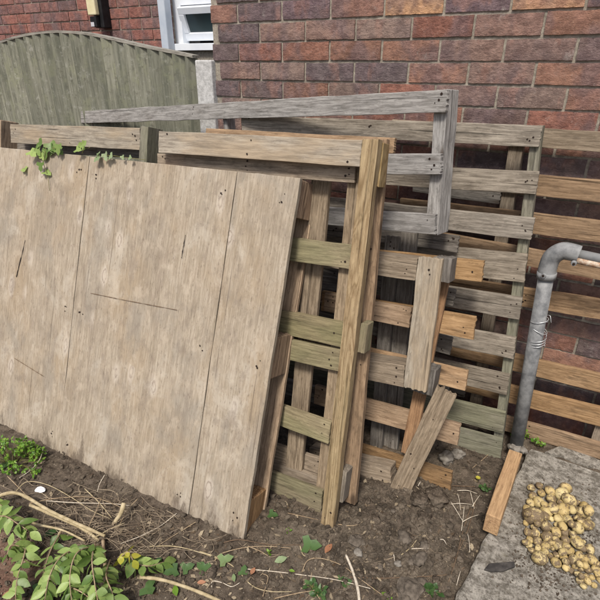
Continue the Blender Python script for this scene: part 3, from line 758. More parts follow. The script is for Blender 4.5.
tag(grid('soil', -2.9, .62, .2, WY+.02, .008, soilz, M['soil']), kind='structure')
bm = bmesh.new(); bmesh.ops.create_grid(bm, x_segments=2, y_segments=2, size=60)
o = link('ground', bm, M['soil']); o.location = (0, 0, -.16); tag(o, kind='structure')
# concrete slab
bk = [onz(532, 449, 0), onz(600, 470, 0)]
nx, ny = 120, 190
bm = bmesh.new(); g = []
for i in range(nx+1):
    row = []
    for j in range(ny+1):
        y = -.5 + (bk[0].y+.5)*j/ny; xe = slab_edge_x(y) + noise.fractal((y*14, 0, 0), 1, 2, 4)*.007
        x = xe + (1.6)*(i/nx)**1.2
        ed = (i == 0)*1.
        yb = y - (.012*noise.noise((x*9, 2, 2)) + (x-bk[0].x)*.06)*(j/ny)
        z = noise.fractal((x*7, y*7, 1), 1, 2, 4)*.0035 + noise.noise((x*60, y*60, 2))*.0012 - ed*.010
        row.append(bm.verts.new((x, yb, z)))
    g.append(row)
for i in range(nx):
    for j in range(ny): bm.faces.new((g[i][j], g[i+1][j], g[i+1][j+1], g[i][j+1])).smooth = True
for e_ in ([g[0][j] for j in range(ny, -1, -1)], [g[i][ny] for i in range(nx, -1, -1)]):
    lo = [bm.verts.new((p_.co.x+rnd.uniform(-.004, .004), p_.co.y, -.13)) for p_ in e_]
    for i in range(len(e_)-1): bm.faces.new((e_[i], e_[i+1], lo[i+1], lo[i]))
tag(link('concrete_slab', bm, M['slab']), kind='structure')
# crumbled older concrete behind the slab
bm = bmesh.new(); P_ = [(545, 452), (560, 446), (590, 456), (612, 466), (612, 474), (585, 465), (560, 456)]
top = [onz(x, y, -.012) for x, y in P_]; vt = [bm.verts.new(p_) for p_ in top]; vb = [bm.verts.new((p_.x, p_.y, -.08)) for p_ in top]
bm.faces.new(vt[::-1]); n = len(vt)
for i in range(n): bm.faces.new((vt[i], vt[(i+1) % n], vb[(i+1) % n], vb[i]))
bmesh.ops.recalc_face_normals(bm, faces=bm.faces)
tag(link('old_concrete_edge', bm, M['slab']), kind='structure')

# clods: crumbs nobody could count
ICO = {}
def rock_into(bm, c, r, seed, sub=1, sq=(1, 1, .75), rot=0., lump=.42):
    if sub not in ICO:
        t = bmesh.new(); bmesh.ops.create_icosphere(t, subdivisions=sub, radius=1); t.verts.index_update()
        ICO[sub] = ([v_.co.normalized() for v_ in t.verts], [[v_.index for v_ in f.verts] for f in t.faces]); t.free()
    dirs, fcs = ICO[sub]; c_, s_ = math.cos(rot), math.sin(rot); vs = []; so_ = Vector((seed, seed*.7, 0))
    for d in dirs:
        k = (1+lump*noise.fractal(d*1.3+so_, 1, 2, 3)*1.6)*r; x, y, z = d.x*sq[0]*k, d.y*sq[1]*k, d.z*sq[2]*k
        vs.append(bm.verts.new((x*c_-y*s_+c[0], x*s_+y*c_+c[1], z+c[2])))
    for f in fcs: bm.faces.new([vs[i] for i in f])
bm = bmesh.new(); rr = random.Random(3)
for i in range(15000):
    if i < 9500: p_ = onz(rr.uniform(-20, 520), rr.uniform(430, 615), GZ)
    else: p_ = onz(rr.gauss(405, 55), rr.gauss(545, 40), GZ)
    if p_.x > slab_edge_x(p_.y)-.01 or p_.y > 2. or p_.y < .25 or p_.x < -2.8: continue
    r = .0014 + .0075*rr.random()**5 + (.007 if rr.random() < .03 else 0)
    rock_into(bm, (p_.x, p_.y, soilz(p_.x, p_.y)+r*.35), r, i*.37, 1 if r < .008 else 2, (1, rr.uniform(.7, 1.1), rr.uniform(.6, .9)), rr.random()*6)
for f in bm.faces: f.smooth = False
tag(link('soil_crumbs', bm, M['crumb']), 'loose crumbs of dug earth', 'soil', kind='stuff')
bm = bmesh.new(); lay = bm.loops.layers.float_color.new('tone'); rr = random.Random(77)
for i in range(900):
    p_ = onz(rr.uniform(-20, 490), rr.triangular(440, 615, 590), GZ)
    if p_.x > slab_edge_x(p_.y)-.01 or p_.x < -2.8 or (p_.x < A.o.x and p_.y > A.o.y+(p_.x-A.o.x)*.033-.02): continue
    q = Vector((p_.x, p_.y, soilz(p_.x, p_.y)+.004)); L = rr.uniform(.003, .013); a_ = rr.random()*6.3; w_ = L*rr.uniform(.15, .6); d_ = Vector((math.cos(a_), math.sin(a_), rr.uniform(-.4, .4))); e_ = Vector((-math.sin(a_), math.cos(a_), rr.uniform(-.5, .5)))
    vs = [bm.verts.new(q+d_*L*x+e_*w_*y) for x, y in ((-1, 0), (-.3, -1), (.6, -.7), (1, .1), (.2, 1))]; f = bm.faces.new(vs); t_ = rr.random()
    for l_ in f.loops: l_[lay] = (t_, t_, t_, 1)
tag(link('leaf_litter', bm, M['litter']), 'fine dry leaf litter strewn on the soil', 'leaf litter', kind='stuff')

def stone(px, py, rpx, mat, label, name='stone', sq=(1, 1, .7), lump=.3, z=None, smooth=True, group=None, cat='stone', dz=0.):
    p_ = onz(px, py, GZ+.01 if z is None else z); sc = (p_-CAM).dot(fw)/FPX; r = rpx*sc
    bm = bmesh.new(); rock_into(bm, (0, 0, 0), r, px*.7+py, 3, sq, rnd.random()*6, lump)
    o = link(name, bm, M[mat], smooth=smooth); z0 = soilz(p_.x, p_.y) if z is None else z
    o.location = (p_.x, p_.y, z0 + r*sq[2]*.45 + dz); return tag(o, label, cat, group)
stone(409, 592, 14, 'stone', 'broad angular brown stone at the bottom edge of the photo, left of the slab', sq=(1, .8, .55), lump=.45, smooth=False)
stone(356, 542, 7.5, 'stone', 'square-edged pale brown stone on the soil right of the treated pallet foot', smooth=False, lump=.5)
stone(358, 554, 5, 'palestone', 'small pale stone just below the square-edged one')
stone(404, 541, 7, 'stone', 'round soil-crusted lump below the leaning plank', 'soil_clod', cat='soil clod')
stone(419, 562, 7, 'stone', 'round clod with a smaller one beside it, near the slab corner', 'soil_clod', cat='soil clod')
stone(410, 563, 4, 'stone', 'small clod just left of a larger round one near the slab corner', 'soil_clod', cat='soil clod')
stone(422, 583, 5, 'stone', 'clod resting above the broad angular stone', 'soil_clod', cat='soil clod')
stone(398, 566, 3.5, 'palestone', 'little whitish pebble left of the round clods')
stone(436, 503, 10, 'soil', 'largest earth clod, right of the foot of the leaning plank', 'soil_clod', lump=.4, cat='soil clod')
stone(419, 508, 8, 'soil', 'big crumbly earth clod directly below the leaning plank', 'soil_clod', lump=.5, cat='soil clod')
stone(424, 521, 6, 'soil', 'medium earth clod in front of the two big ones', 'soil_clod', lump=.5, cat='soil clod')
stone(424, 547, 4.5, 'stone', 'small rounded clod between the big clods and the slab', 'soil_clod', cat='soil clod')
stone(446, 460, 7, 'palestone', 'grey stone under the foot of the large grey pallet', lump=.4)
stone(458, 455, 6, 'palestone', 'darker grey stone beside another under the large grey pallet', lump=.4)
stone(514, 449, 6, 'palestone', 'rough grey stone at the foot of the drainpipe, behind the honey timber', lump=.4, z=.0)
stone(522, 451, 4.5, 'palestone', 'small stone right of the honey timber end by the drainpipe', lump=.4, z=.0)
stone(478, 585, 4, 'stone', 'small clod against the near edge of the slab', 'soil_clod', cat='soil clod')
for i in range(46):
    x, y = rnd.uniform(330, 470), rnd.uniform(500, 600)
    if onz(x, y, 0).x > slab_edge_x(onz(x, y, 0).y)-.03: continue
    stone(x, y, rnd.uniform(1.8, 4.2), rnd.choice(['stone', 'soil', 'soil']), 'small earth clod on the dug soil between the pallets and the slab', 'soil_clod', lump=.4, group='small clods on the dug soil', cat='soil clod')

# ------------------------------------------------------------------ honey coloured timber on the slab edge
q0 = onz(480.5, 539.5, .003); q1 = onz(495.5, 541.5, .003); 
r_ = ray(484.5, 516.5); tt = (q0-CAM).dot(Vector((r_.x, r_.y, 0)))/(r_.x**2+r_.y**2); th = (CAM+r_*tt).z
th = max(.045, min(.075, th)); f0 = onz(484.5, 516.5, th); f1 = onz(508.5, 450.5, th); f1r = onz(523, 453, th); f0r = onz(501.5, 520, th)
ax = ((f1+f1r)/2-(f0+f0r)/2); Lt = ax.length; ax.normalize()
Wt = ((f0r-f0).length + (f1r-f1).length)/2*.92
bm = board_bm(Lt, Wt, th, 55, wav=.0012)
# the near top arris is chamfered with wear
for v_ in bm.verts:
    if v_.co.x < -Lt/2+.001 and v_.co.z > 0: v_.co.x += .006
o = link('timber_block', bm, [M['timber'], M['nail']]); o.matrix_world = Matrix.Translation((f0+f0r+f1+f1r)/4 - Vector((0, 0, th/2-.003))) @ Matrix.Rotation(math.atan2(ax.y, ax.x), 4, 'Z')
bevel(o, .0035, 3); tag(o, 'honey-coloured length of square timber lying along the left edge of the concrete slab', 'timber')

# ------------------------------------------------------------------ grey drainpipe with elbow
PYY = 1.865
b0 = onz(516, 446, -.02); b0.y = PYY+.0; b0 = ony(516, 446, PYY); t0 = ony(546.5, 275, PYY)
dpr = empty('drainpipe', b0, 'grey plastic waste pipe with a bent elbow, rising from the soil beside the slab', 'drainpipe')
rp = .0262
def rel(p_): return Vector(p_)-b0
dv = (t0-b0).normalized()
tube('lower_pipe', [rel(b0-dv*.08), rel(t0)], rp, rp, 'pvc', dpr, 28, 0, 0)
el0 = t0-dv*.005; tr = Vector((.995, -.03, -.06)).normalized()
c1 = ony(552, 249, PYY); c2 = ony(567, 246, PYY); c3 = ony(574, 249.5, PYY)
tube('elbow', [rel(el0), rel(t0+dv*.03), rel(t0+dv*.070+tr*.008), rel(t0+dv*.098+tr*.034), rel(t0+dv*.102+tr*.062), rel(t0+dv*.100+tr*.088)], rp+.0045, rp+.0035, 'pvc', dpr, 28, 0, 8)
tube('collar', [rel(t0-dv*.012), rel(t0+dv*.012)], rp+.0065, rp+.0065, 'pvc', dpr, 28, 0, 0)
ar0 = t0+dv*.100+tr*.08
tube('arm_pipe', [rel(ar0), rel(ar0+tr*.6)], .0165, .0165, 'pvcl', dpr, 20, 0, 0)
o = tube('peeling_strip', [rel(ar0+tr*.0-Vector((0, .006, .019))), rel(ar0+tr*.6-Vector((0, .006, .019)))], .0125, .0125, 'rust', dpr, 10, .15, 12)
for (b_, dr_) in ((t0+dv*.004, Vector((-.25, -1, .1))), (t0+dv*.080+tr*.078, Vector((.0, -1, -.15)))):
    dr_.normalize(); c_ = rel(b_+dr_*(rp+.001))
    o = tube('screw_lug', [c_, c_+dr_*.010], .010, .008, 'pvc', dpr, 14, 0, 0); tube('screw', [c_+dr_*.010, c_+dr_*.0125], .0045, .004, 'nail', o, 10, 0, 0)
# wire wound round the pipe
def coil(px, py, turns, tilt, seed):
    c = ony(px, py, PYY); P = []
    for k in range(int(turns*16)+1):
        a_ = k/16*2*math.pi; rad = rp+.003+.003*noise.noise((k*.3, seed, 0))
        P.append(c + Vector((math.cos(a_)*rad, math.sin(a_)*rad, 0)) + dv*(k/16*.011 + math.cos(a_)*tilt) + dv.cross(Vector((0, 1, 0)))*0)
    return P
Pw = coil(536, 346, 3.1, .008, 1) ; Pw2 = coil(538.5, 331, 1.6, -.012, 2); Pw3 = coil(539, 322, 1.2, .008, 3)
b_ = Pw[0].copy(); bm = bmesh.new()
tube_into(bm, [p_-b_ for p_ in Pw+Pw2+Pw3], .0013, .0013, 6)
Pt = cr([Pw3[-1]-b_, Pw3[-1]-b_+Vector((.02, -.012, .012)), Pw3[-1]-b_+Vector((.03, -.02, -.012))], 5); tube_into(bm, Pt, .0012, .001, 6)
o = link('wire', bm, M['wire']); o.location = b_; tag(o, 'silvery wire wound several times around the grey drainpipe', 'wire')

# ------------------------------------------------------------------ potatoes
PT1 = [(85,95,28),(145,80,28),(95,155,30),(160,135,28),(225,120,35),(345,95,42),(310,140,48),(235,180,38),(140,205,42),(80,210,30),(300,205,24),(370,190,48),(250,245,42),(200,270,45),(325,260,52),(390,260,32),(435,210,25),(485,235,35),(465,280,48),(515,265,35),(100,310,70),(185,305,38),(290,325,36),(235,330,22),(355,335,35),(425,325,25),(505,370,50),(45,360,22),(195,385,42),(280,375,25),(270,430,38),(340,430,34),(430,395,48),(60,430,34),(115,440,35),(205,465,46),(340,490,36),(430,505,48),(400,450,28),(75,485,24),(130,495,35),(190,530,36),(290,530,44),(245,545,22),(68,530,22),(135,548,24),(375,570,36),(525,555,36),(480,500,14),(50,250,28),(60,290,24)]
PT2 = [(150,285,55),(230,270,22),(272,262,22),(270,320,36),(325,280,32),(345,310,28),(405,300,45),(345,360,30),(455,362,26),(435,405,22),(448,455,28),(510,375,28),(540,300,42),(570,375,34),(540,430,22),(585,410,26),(500,420,20),(590,330,24),(600,450,24),(625,400,30),(640,350,28),(630,300,30)]
pts = [(520+x/7.5, 475+y/7.5, r/7.5) for x, y, r in PT1] + [(520+x/7.5, 520+y/7.5, r/7.5) for x, y, r in PT2]
special = {20: 'largest potato, big and mud-blotched, at the left edge of the heap', 37: 'brightest clean pale yellow potato, in the lower right of the heap',
           26: 'large smooth yellow potato at the right edge of the heap', 51: 'large round potato at the front left of the heap with a dirt ring on top', 6: 'clean oval potato at the back of the heap',
           11: 'large round dusty potato at the back right of the heap', 18: 'plump yellow potato at the right, just above the large smooth one'}
placed = []
rr = random.Random(12)
def add_potato(x, y, rpx, label, k):
    p_ = onz(x, y, .022); sc = (p_-CAM).dot(fw)/FPX; r = rpx*sc*.98; z = r*.8
    for it in range(60):
        ok = True
        for (q, s_) in placed:
            if (Vector((p_.x, p_.y, z))-q).length < (r+s_)*.80: ok = False; break
        if ok: break
        z += .0025
        if z > .075: break
    q_ = CAM + ray(x, y)*((z-CZ)/ray(x, y).z); c = Vector((q_.x, q_.y, z))
    placed.append((c, r)); bm = bmesh.new(); bmesh.ops.create_icosphere(bm, subdivisions=3, radius=1)
    e1, e2 = rr.uniform(1.0, 1.28), rr.uniform(.82, .98)
    for v_ in bm.verts:
        d = v_.co.copy(); m = 1 + .13*noise.noise(d*1.3+Vector((k*3.1, 0, 0))) + .03*noise.noise(d*4+Vector((k, 2, 0)))
        v_.co = Vector((d.x*e1, d.y, d.z*e2))*r*m
    o = link('potato', bm, M['potato'], smooth=True); o.location = c; o.rotation_euler = (rr.uniform(-.5, .5), rr.uniform(-.5, .5), rr.uniform(0, 6.3))
    tag(o, label, 'potato', 'potatoes heaped on the concrete slab')
order = sorted(range(len(pts)), key=lambda i: -pts[i][2])
for i in order:
    x, y, r = pts[i]; add_potato(x, y, r, special.get(i, 'smallish mud-flecked yellow potato in the heap on the concrete slab'), i)
# underlying small ones filling the gaps
cnt = 0
for k in range(900):
    i = rr.randrange(len(pts)); x = pts[i][0]+rr.uniform(-8, 8); y = pts[i][1]+rr.uniform(-8, 8); r = rr.uniform(2.9, 4.4)
    if any(math.hypot(x-p_[0], y-p_[1]) < (r+p_[2])*.66 for p_ in pts): continue
    near = sum(1 for p_ in pts if math.hypot(x-p_[0], y-p_[1]) < 12)
    if near < 5 or x < 523 or y < 482: continue
    pts.append((x, y, r)); add_potato(x, y, r, 'smallish mud-flecked yellow potato in the heap on the concrete slab', 200+k); cnt += 1
    if cnt > 24: break
# dirt fallen off them
bm = bmesh.new()
for i in range(2600):
    x, y = rr.gauss(558, 22), rr.gauss(536, 30)
    p_ = onz(x, y, 0)
    if p_.x < slab_edge_x(p_.y)+.01 or p_.y > 1.78: continue
    r = .0009+.0036*rr.random()**2.5; rock_into(bm, (p_.x, p_.y, r*.3), r, i*.3, 1, (1, 1, .7), rr.random()*6)
tag(link('soil_crumbs_on_slab', bm, M['soil']), 'crumbs of dry earth around the potatoes', 'soil', kind='stuff')
# dark flat sliver on the slab, of no certain material
sp = [(484, 570), (489, 564), (500, 563.5), (514, 562.5), (515, 567), (503, 571.5), (492, 572)]
P3 = [onz(x, y, .004) for x, y in sp]; c = sum(P3, Vector())/len(P3); bm = bmesh.new()
vt = [bm.verts.new(p_-c+Vector((0, 0, .006+rnd.uniform(-.002, .002)))) for p_ in P3]; vb = [bm.verts.new(p_-c-Vector((0, 0, .003))) for p_ in P3]; n = len(vt)
bm.faces.new(vt); 
for i in range(n): bm.faces.new((vt[i], vt[(i+1) % n], vb[(i+1) % n], vb[i]))
bmesh.ops.recalc_face_normals(bm, faces=bm.faces)
o = link('dark_sliver', bm, M['darkchip']); o.location = c; bevel(o, .002); tag(o, 'dark flat sliver lying on the slab in front of the potatoes', 'bark')

# ------------------------------------------------------------------ leaves and stems
def leaf_into(bm, lay, base, d, nrm, L, W, mi=0, tone=None, fold=.25, curl=.2):
    d = Vector(d).normalized(); nrm = Vector(nrm); nrm = (nrm-d*nrm.dot(d)).normalized(); s_ = d.cross(nrm); tone = rnd.random() if tone is None else tone
    prof = [(0, .05), (.18, .62), (.42, 1.), (.66, .82), (.86, .42), (1., .03)]; rows = []
    for t, w in prof:
        c = Vector(base)+d*L*t - nrm*curl*L*t*t
        rows.append([bm.verts.new(c - s_*W/2*w + nrm*fold*W/2*w), bm.verts.new(c), bm.verts.new(c + s_*W/2*w + nrm*fold*W/2*w)])
    for i in range(len(rows)-1):
        for q in (0, 1):
            f = bm.faces.new((rows[i][q], rows[i][q+1], rows[i+1][q+1], rows[i+1][q])); f.smooth = True; f.material_index = mi
            for l_ in f.loops: l_[lay] = (tone, tone, tone, 1)
def ivy_into(bm, lay, base, d, nrm, L, tone=None):
    d = Vector(d).normalized(); nrm = Vector(nrm); nrm = (nrm-d*nrm.dot(d)).normalized(); s_ = d.cross(nrm); tone = rnd.random() if tone is None else tone
    out = [(0, 0), (.42, -.12), (.52, .22), (.26, .36), (.30, .66), (.0, 1.02), (-.30, .66), (-.26, .36), (-.52, .22), (-.42, -.12)]
    c = bm.verts.new(Vector(base)+d*L*.38 - nrm*L*.04)
    vs = [bm.verts.new(Vector(base)+s_*x*L+d*y*L+nrm*(abs(x)*.25*L-rnd.random()*.06*L)) for x, y in out]
    for i in range(len(vs)):
        f = bm.faces.new((c, vs[i], vs[(i+1) % len(vs)])); f.smooth = True
        for l_ in f.loops: l_[lay] = (tone, tone, tone, 1)
def soil_at(px, py, h=.0):
    p_ = onz(px, py, GZ+h); 
    return Vector((p_.x, p_.y, p_.z+.006 if h else max(p_.z, soilz(p_.x, p_.y))+.003))
def rv(): return Vector((rnd.uniform(-1, 1), rnd.uniform(-1, 1), rnd.uniform(-1, 1)))

# privet cuttings, bottom left
def cutting(P, nl, lp, wl_, label, mat='leaf', h0=.05, name='leafy_cutting', group='leafy cuttings heaped at the bottom left', stemmat='twig', r=.0028):
    W_ = [onz(x, y, GZ+h) for x, y, h in P]; base = W_[0].copy(); root = empty(name, base, label, 'plant cutting', group)
    Q = cr([p_-base for p_ in W_], 8)
    bm = bmesh.new(); tube_into(bm, Q, r, r*.4, 6); link('stem', bm, M[stemmat], root)
    bm = bmesh.new(); lay = bm.loops.layers.float_color.new('tone')
    for k in range(nl):
        i = min(len(Q)-2, int((.12+.88*(k//2*2)/max(1, nl-1))*(len(Q)-1))); p_ = Q[i]; t = (Q[min(i+1, len(Q)-1)]-Q[i-1]).normalized()
        s_ = t.cross(Vector((0, 0, 1))).normalized()*(1 if k % 2 else -1)
        d = (s_*rnd.uniform(.6, 1.1) + t*rnd.uniform(.2, .9) + Vector((0, 0, rnd.uniform(-1.1, .3))))
        nrm = Vector((0, -.5, .8))+rv()*.95
        leaf_into(bm, lay, p_, d, nrm, lp*rnd.uniform(.6, 1.15), wl_*rnd.uniform(.7, 1.05), 0, None, rnd.uniform(.1, .45), rnd.uniform(-.1, .5))
    leaf_into(bm, lay, Q[-1], Q[-1]-Q[-3], Vector((0, 0, 1))+rv()*.4, lp, wl_)
    link('leaves', bm, M[mat], root); return root
cuts = [([(100, 545, .04), (78, 552, .12), (70, 575, .11), (72, 605, .08)], 16, 'leafy green cutting hanging from the end of the pale branch to the bottom edge'),
        ([(95, 543, .05), (92, 560, .13), (95, 585, .12), (100, 612, .08)], 16, 'leafy green cutting just right of the densest leaves, tips at the bottom edge'),
        ([(84, 545, .06), (62, 556, .11), (50, 575, .10), (44, 604, .06)], 14, 'leafy cutting with drooping oval leaves left of the densest clump'),
        ([(27, 540, .05), (24, 556, .09), (17, 580, .07), (15, 606, .03)], 12, 'thin-stemmed cutting with spaced oval leaves near the left edge'),
        ([(62, 530, .03), (50, 552, .08), (44, 575, .09), (46, 600, .05)], 8, 'sparse cutting with few leaves on a bowed pink-brown stem'),
        ([(-12, 520, .06), (4, 516, .10), (18, 524, .11), (30, 532, .10)], 12, 'leafy sprig reaching in from the left edge above the other cuttings'),
        ([(-14, 495, .05), (-6, 500, .10), (2, 506, .10)], 6, 'dark leafy tip at the left edge level with the pale branch'),
        ([(110, 560, .04), (106, 575, .10), (112, 592, .09), (118, 612, .05)], 14, 'leafy cutting right of the dark stump stem at the bottom edge'),
        ([(128, 552, .03), (135, 562, .06), (148, 566, .06), (164, 562, .04)], 12, 'dark leafy sprig beside the yellow-green leaves'),
        ([(60, 590, .03), (72, 588, .08), (88, 597, .09), (96, 612, .05)], 12, 'short leafy cutting low in the clump at the bottom edge'),
        ([(8, 560, .02), (8, 552, .07), (12, 545, .09), (24, 548, .08)], 8, 'small leafy sprig left of the sparse bowed cutting')]
for P, nl, lb in cuts: cutting(P, int(nl*1.7)//2*2, .050, .028, lb)
cutting([(118, 560, .03), (122, 556, .10), (128, 552, .12), (133, 560, .10)], 8, .034, .022, 'yellow-green leafy sprig beside the upright stump', 'leafy')

# pale cut branches
def bpx(name, P, r0, r1, mat, label, cat='branch', group=None, sides=9, wob=.25):
    W_ = [onz(x, y, GZ+h) for x, y, h in P]; return tube(name, W_, r0, r1, mat, None, sides, wob, 7, label, cat, group)
bpx('branch', [(-12, 500, .05), (16, 493, .06), (50, 511, .055), (80, 525, .045), (105, 536, .03)], .0066, .0056, 'branch', 'thickest pale bare branch running from the left edge down across the twigs')
bpx('branch', [(30, 505, .03), (60, 518, .03), (85, 530, .03), (99, 541, .02)], .0062, .005, 'branch', 'shorter pale branch lying directly below the thickest one')
bpx('branch', [(2, 507, .03), (30, 522, .05), (62, 530, .05), (85, 541, .03)], .0042, .003, 'branch', 'slender pale branch sagging below the two thick ones')
bpx('branch', [(124, 503, .07), (121, 513, .05), (115, 522, .02)], .0085, .007, 'branch', 'short sawn stub with a rounded pale end sticking up from the twigs')
bpx('branch', [(103, 540, .02), (104, 556, .04), (107, 585, .05), (108, 606, .04)], .006, .005, 'twig', 'upright brown stem dropping from the branch ends to the bottom edge')
bpx('branch', [(138, 577, .03), (158, 579, .035), (180, 585, .03), (204, 594, .03), (226, 604, .02)], .0056, .0048, 'branch', 'pale branch emerging from the leaves and running down right to the bottom edge')
bpx('branch', [(346, 555, .02), (353, 572, .02), (358, 590, .02), (360, 610, .02)], .0042, .005, 'straw', 'bleached stick pointing up from the bottom edge right of centre')

tw = [([(17, 493), (28, 484), (48, 487), (70, 498), (92, 512), (110, 520)], 'thin twig arching over the thickest branch'),
      ([(47, 503), (75, 505), (110, 505), (130, 507)], 'straight thin twig beside the white scrap'),
      ([(8, 478), (19, 489), (30, 500)], 'short slanting twig above the left end of the thickest branch'),
      ([(44, 449), (40, 462), (30, 473), (20, 480)], 'small twig against the foot of the plywood'),
      ([(105, 476), (100, 486), (98, 494)], 'tiny upright twig below the plywood edge'),
      ([(177, 514), (160, 527), (140, 538), (120, 545)], 'slanting twig rising to the plywood foot'),
      ([(196, 524), (178, 534), (160, 546)], 'slanting twig further right along the plywood foot'),
      ([(150, 547), (175, 548), (200, 554), (228, 566)], 'long thin stem lying across the soil left of the plywood corner'),
      ([(215, 563), (222, 557), (245, 550), (268, 549), (291, 550)], 'long pale twig lying just below the plywood corner'),
      ([(248, 548), (260, 553), (268, 558)], 'short twig forking below the plywood corner'),
      ([(222, 545), (240, 544), (270, 546), (300, 548)], 'dark thin twig below the plywood corner'),
      ([(200, 553), (218, 560), (235, 570), (252, 587), (270, 592), (292, 593)], 'long wavy stem curving along the bottom centre'),
      ([(212, 590), (213, 584), (222, 585), (232, 589), (240, 585)], 'small curled tendril at bottom centre left'),
      ([(240, 571), (252, 571), (275, 573), (300, 576), (335, 583), (370, 592)], 'long thin stem crossing the soil at the bottom centre'),
      ([(263, 598), (266, 587), (268, 578), (262, 576)], 'hooked tendril at the bottom centre'),
      ([(275, 600), (295, 595), (320, 590), (335, 586)], 'curved stem at the bottom edge, centre'),
      ([(302, 575), (308, 564), (322, 561), (342, 568), (358, 582), (382, 597)], 'thin arching stem crossing the bleached stick'),
      ([(300, 548), (303, 556), (308, 558)], 'tiny hooked twig left of the green ivy leaf'),
      ([(270, 511), (290, 515), (318, 521)], 'thin pale stalk under the green slat of the treated pallet'),
      ([(338, 525), (350, 528), (359, 526)], 'short pale stalk right of the treated pallet post'),
      ([(350, 581), (380, 581), (405, 581), (430, 579), (452, 575), (464, 571)], 'reddish runner stem crossing the soil up to the slab'),
      ([(400, 560), (411, 550), (420, 538)], 'thin twig slanting between the clods'),
      ([(411, 553), (428, 552)], 'short level twig between the clods'),
      ([(470, 510), (462, 535), (456, 560), (448, 585)], 'dark curved root along the slab edge'),
      ([(476, 500), (468, 530), (459, 552)], 'thin dark root beside the slab edge'),
      ([(494, 450), (484, 460), (472, 470)], 'thin pale twig sloping down from the drainpipe foot'),
      ([(452, 488), (475, 488), (488, 488)], 'dark thin twig reaching the timber block'),
      ([(320, 600), (311, 585), (312, 575)], 'short upright sprout stalk at the bottom, centre right'),
      ([(30, 505), (60, 500), (95, 500), (128, 512)], 'thin twig woven through the branches'),
      ([(85, 490), (100, 505), (112, 520)], 'thin slanting twig by the sawn stub'),
      ([(138, 500), (128, 512), (118, 530)], 'thin twig crossing the sawn stub'),
      ([(95, 540), (112, 530), (125, 525)], 'short twig below the sawn stub'),
      ([(88, 530), (96, 515), (102, 500)], 'upright twig left of the sawn stub'),
      ([(62, 531), (50, 552), (44, 570), (45, 583)], 'bowed bare twig hanging below the slender branch')]
for i, (P, lb) in enumerate(tw):
    W_ = [soil_at(x, y, .018 if y < 545 and x < 145 else 0) + Vector((0, 0, rnd.uniform(0, .006))) for x, y in P]
    dark = any(w in lb for w in ('dark', 'reddish'))
    tube('twig', W_, .0019 if 'long' not in lb else .0021, .0011, 'twigd' if dark else rnd.choice(['twig', 'twig', 'straw', 'branch']), None, 6, .2, 6, lb, 'twig', 'thin twigs and stems lying on the soil')
# tangle of dry stems nobody could count
bm = bmesh.new(); rr = random.Random(21)
for i in range(360):
    if i < 250: x, y = rr.gauss(105, 55), rr.gauss(526, 20)
    else: x, y = rr.uniform(0, 470), rr.uniform(535, 600)
    a_ = rr.gauss(0, .9); L = rr.uniform(5, 30) if i < 250 else rr.uniform(4, 14)
    P = []
    hh = rr.uniform(.0, .045) if i < 250 else 0.
    for t in (-1, -.3, .4, 1): 
        xx, yy = x+math.cos(a_)*L*t+rr.uniform(-4, 4), y+math.sin(a_)*L*t*.6+rr.uniform(-4, 4)
        q = onz(xx, yy, GZ); 
        P.append(q)
    if any(q.x > slab_edge_x(q.y)-.01 for q in P): continue
    # stay in front of the plywood foot
    def foot(xp): return a0.y + (xp-a0.x)*.033
    a0 = A.o
    if any(q.y > foot(q.x)-.015 and q.x < a0.x for q in P): continue
    P = [Vector((q.x, q.y, max(soilz(q.x, q.y)+.002, GZ)+hh*rr.uniform(.3, 1))) for q in P]
    tube_into(bm, cr(P, 4), rr.uniform(.0005, .0014), .0004, 5)
tag(link('dry_stems', bm, M['drystem']), 'tangle of fine dry stems', 'dry stems', kind='stuff')
# straws by the slab
for i, (x0, y0, x1, y1) in enumerate([(450, 506, 462, 524), (457, 495, 460, 514), (464, 507, 461, 533), (462, 525, 479, 516), (470, 494, 474, 510), (457, 492, 477, 495), (450, 509, 472, 506), (467, 535, 469, 556), (417, 494, 421, 488), (439, 545, 446, 549), (393, 560, 394, 566), (472, 508, 480, 496), (460, 574, 456, 588)]):
    W_ = [soil_at(x0, y0)+Vector((0, 0, .004)), soil_at((x0+x1)/2, (y0+y1)/2)+Vector((0, 0, rnd.uniform(.006, .014))), soil_at(x1, y1)+Vector((0, 0, .004))]
    tube('straw', W_, rnd.uniform(.0013, .0019), .001, 'straw', None, 6, .1, 4, 'short bleached piece of straw on the dark soil beside the slab', 'straw', 'bleached straws on the soil beside the slab')

# weed clump at the plywood foot
def clump(px, py, rx, n, L, W, mat, label, name='weed', cat='weed', hmax=.06, stem=True, z0=GZ):
    b = onz(px, py, z0); root = empty(name, b, label, cat); bm = bmesh.new(); lay = bm.loops.layers.float_color.new('tone'); bs = bmesh.new()
    for i in range(n):
        a_ = rnd.random()*6.28; q = rnd.random()**.6; t = Vector((math.cos(a_)*rx*q, math.sin(a_)*rx*.5*q, hmax*rnd.uniform(.2, 1)*(1.1-q*.6)))
        tube_into(bs, cr([Vector((t.x*.25, t.y*.25, -.01)), t*.6+Vector((0, 0, .005)), t], 3), .0009, .0006, 5)
        for m in range(3): leaf_into(bm, lay, t, Vector((t.x, t.y, .02))*4+rv()*.9, Vector((0, -.3, 1))+rv()*.6, L*rnd.uniform(.6, 1.2), W*rnd.uniform(.7, 1.2))
    link('stems', bs, M['stem'], root); link('leaves', bm, M[mat], root); return root
wb = clump(12, 462, .17, 95, .018, .010, 'leafb', 'bright green low weed growing against the foot of the plywood at the left edge', hmax=.10)
clump(33, 458, .07, 60, .017, .010, 'leafb', 'smaller bright weed clump touching the plywood, right of the left-edge weed', hmax=.11)
clump(520, 437, .035, 16, .018, .013, 'leafb', 'little green weed at the foot of the drainpipe', hmax=.05, z0=-.01)
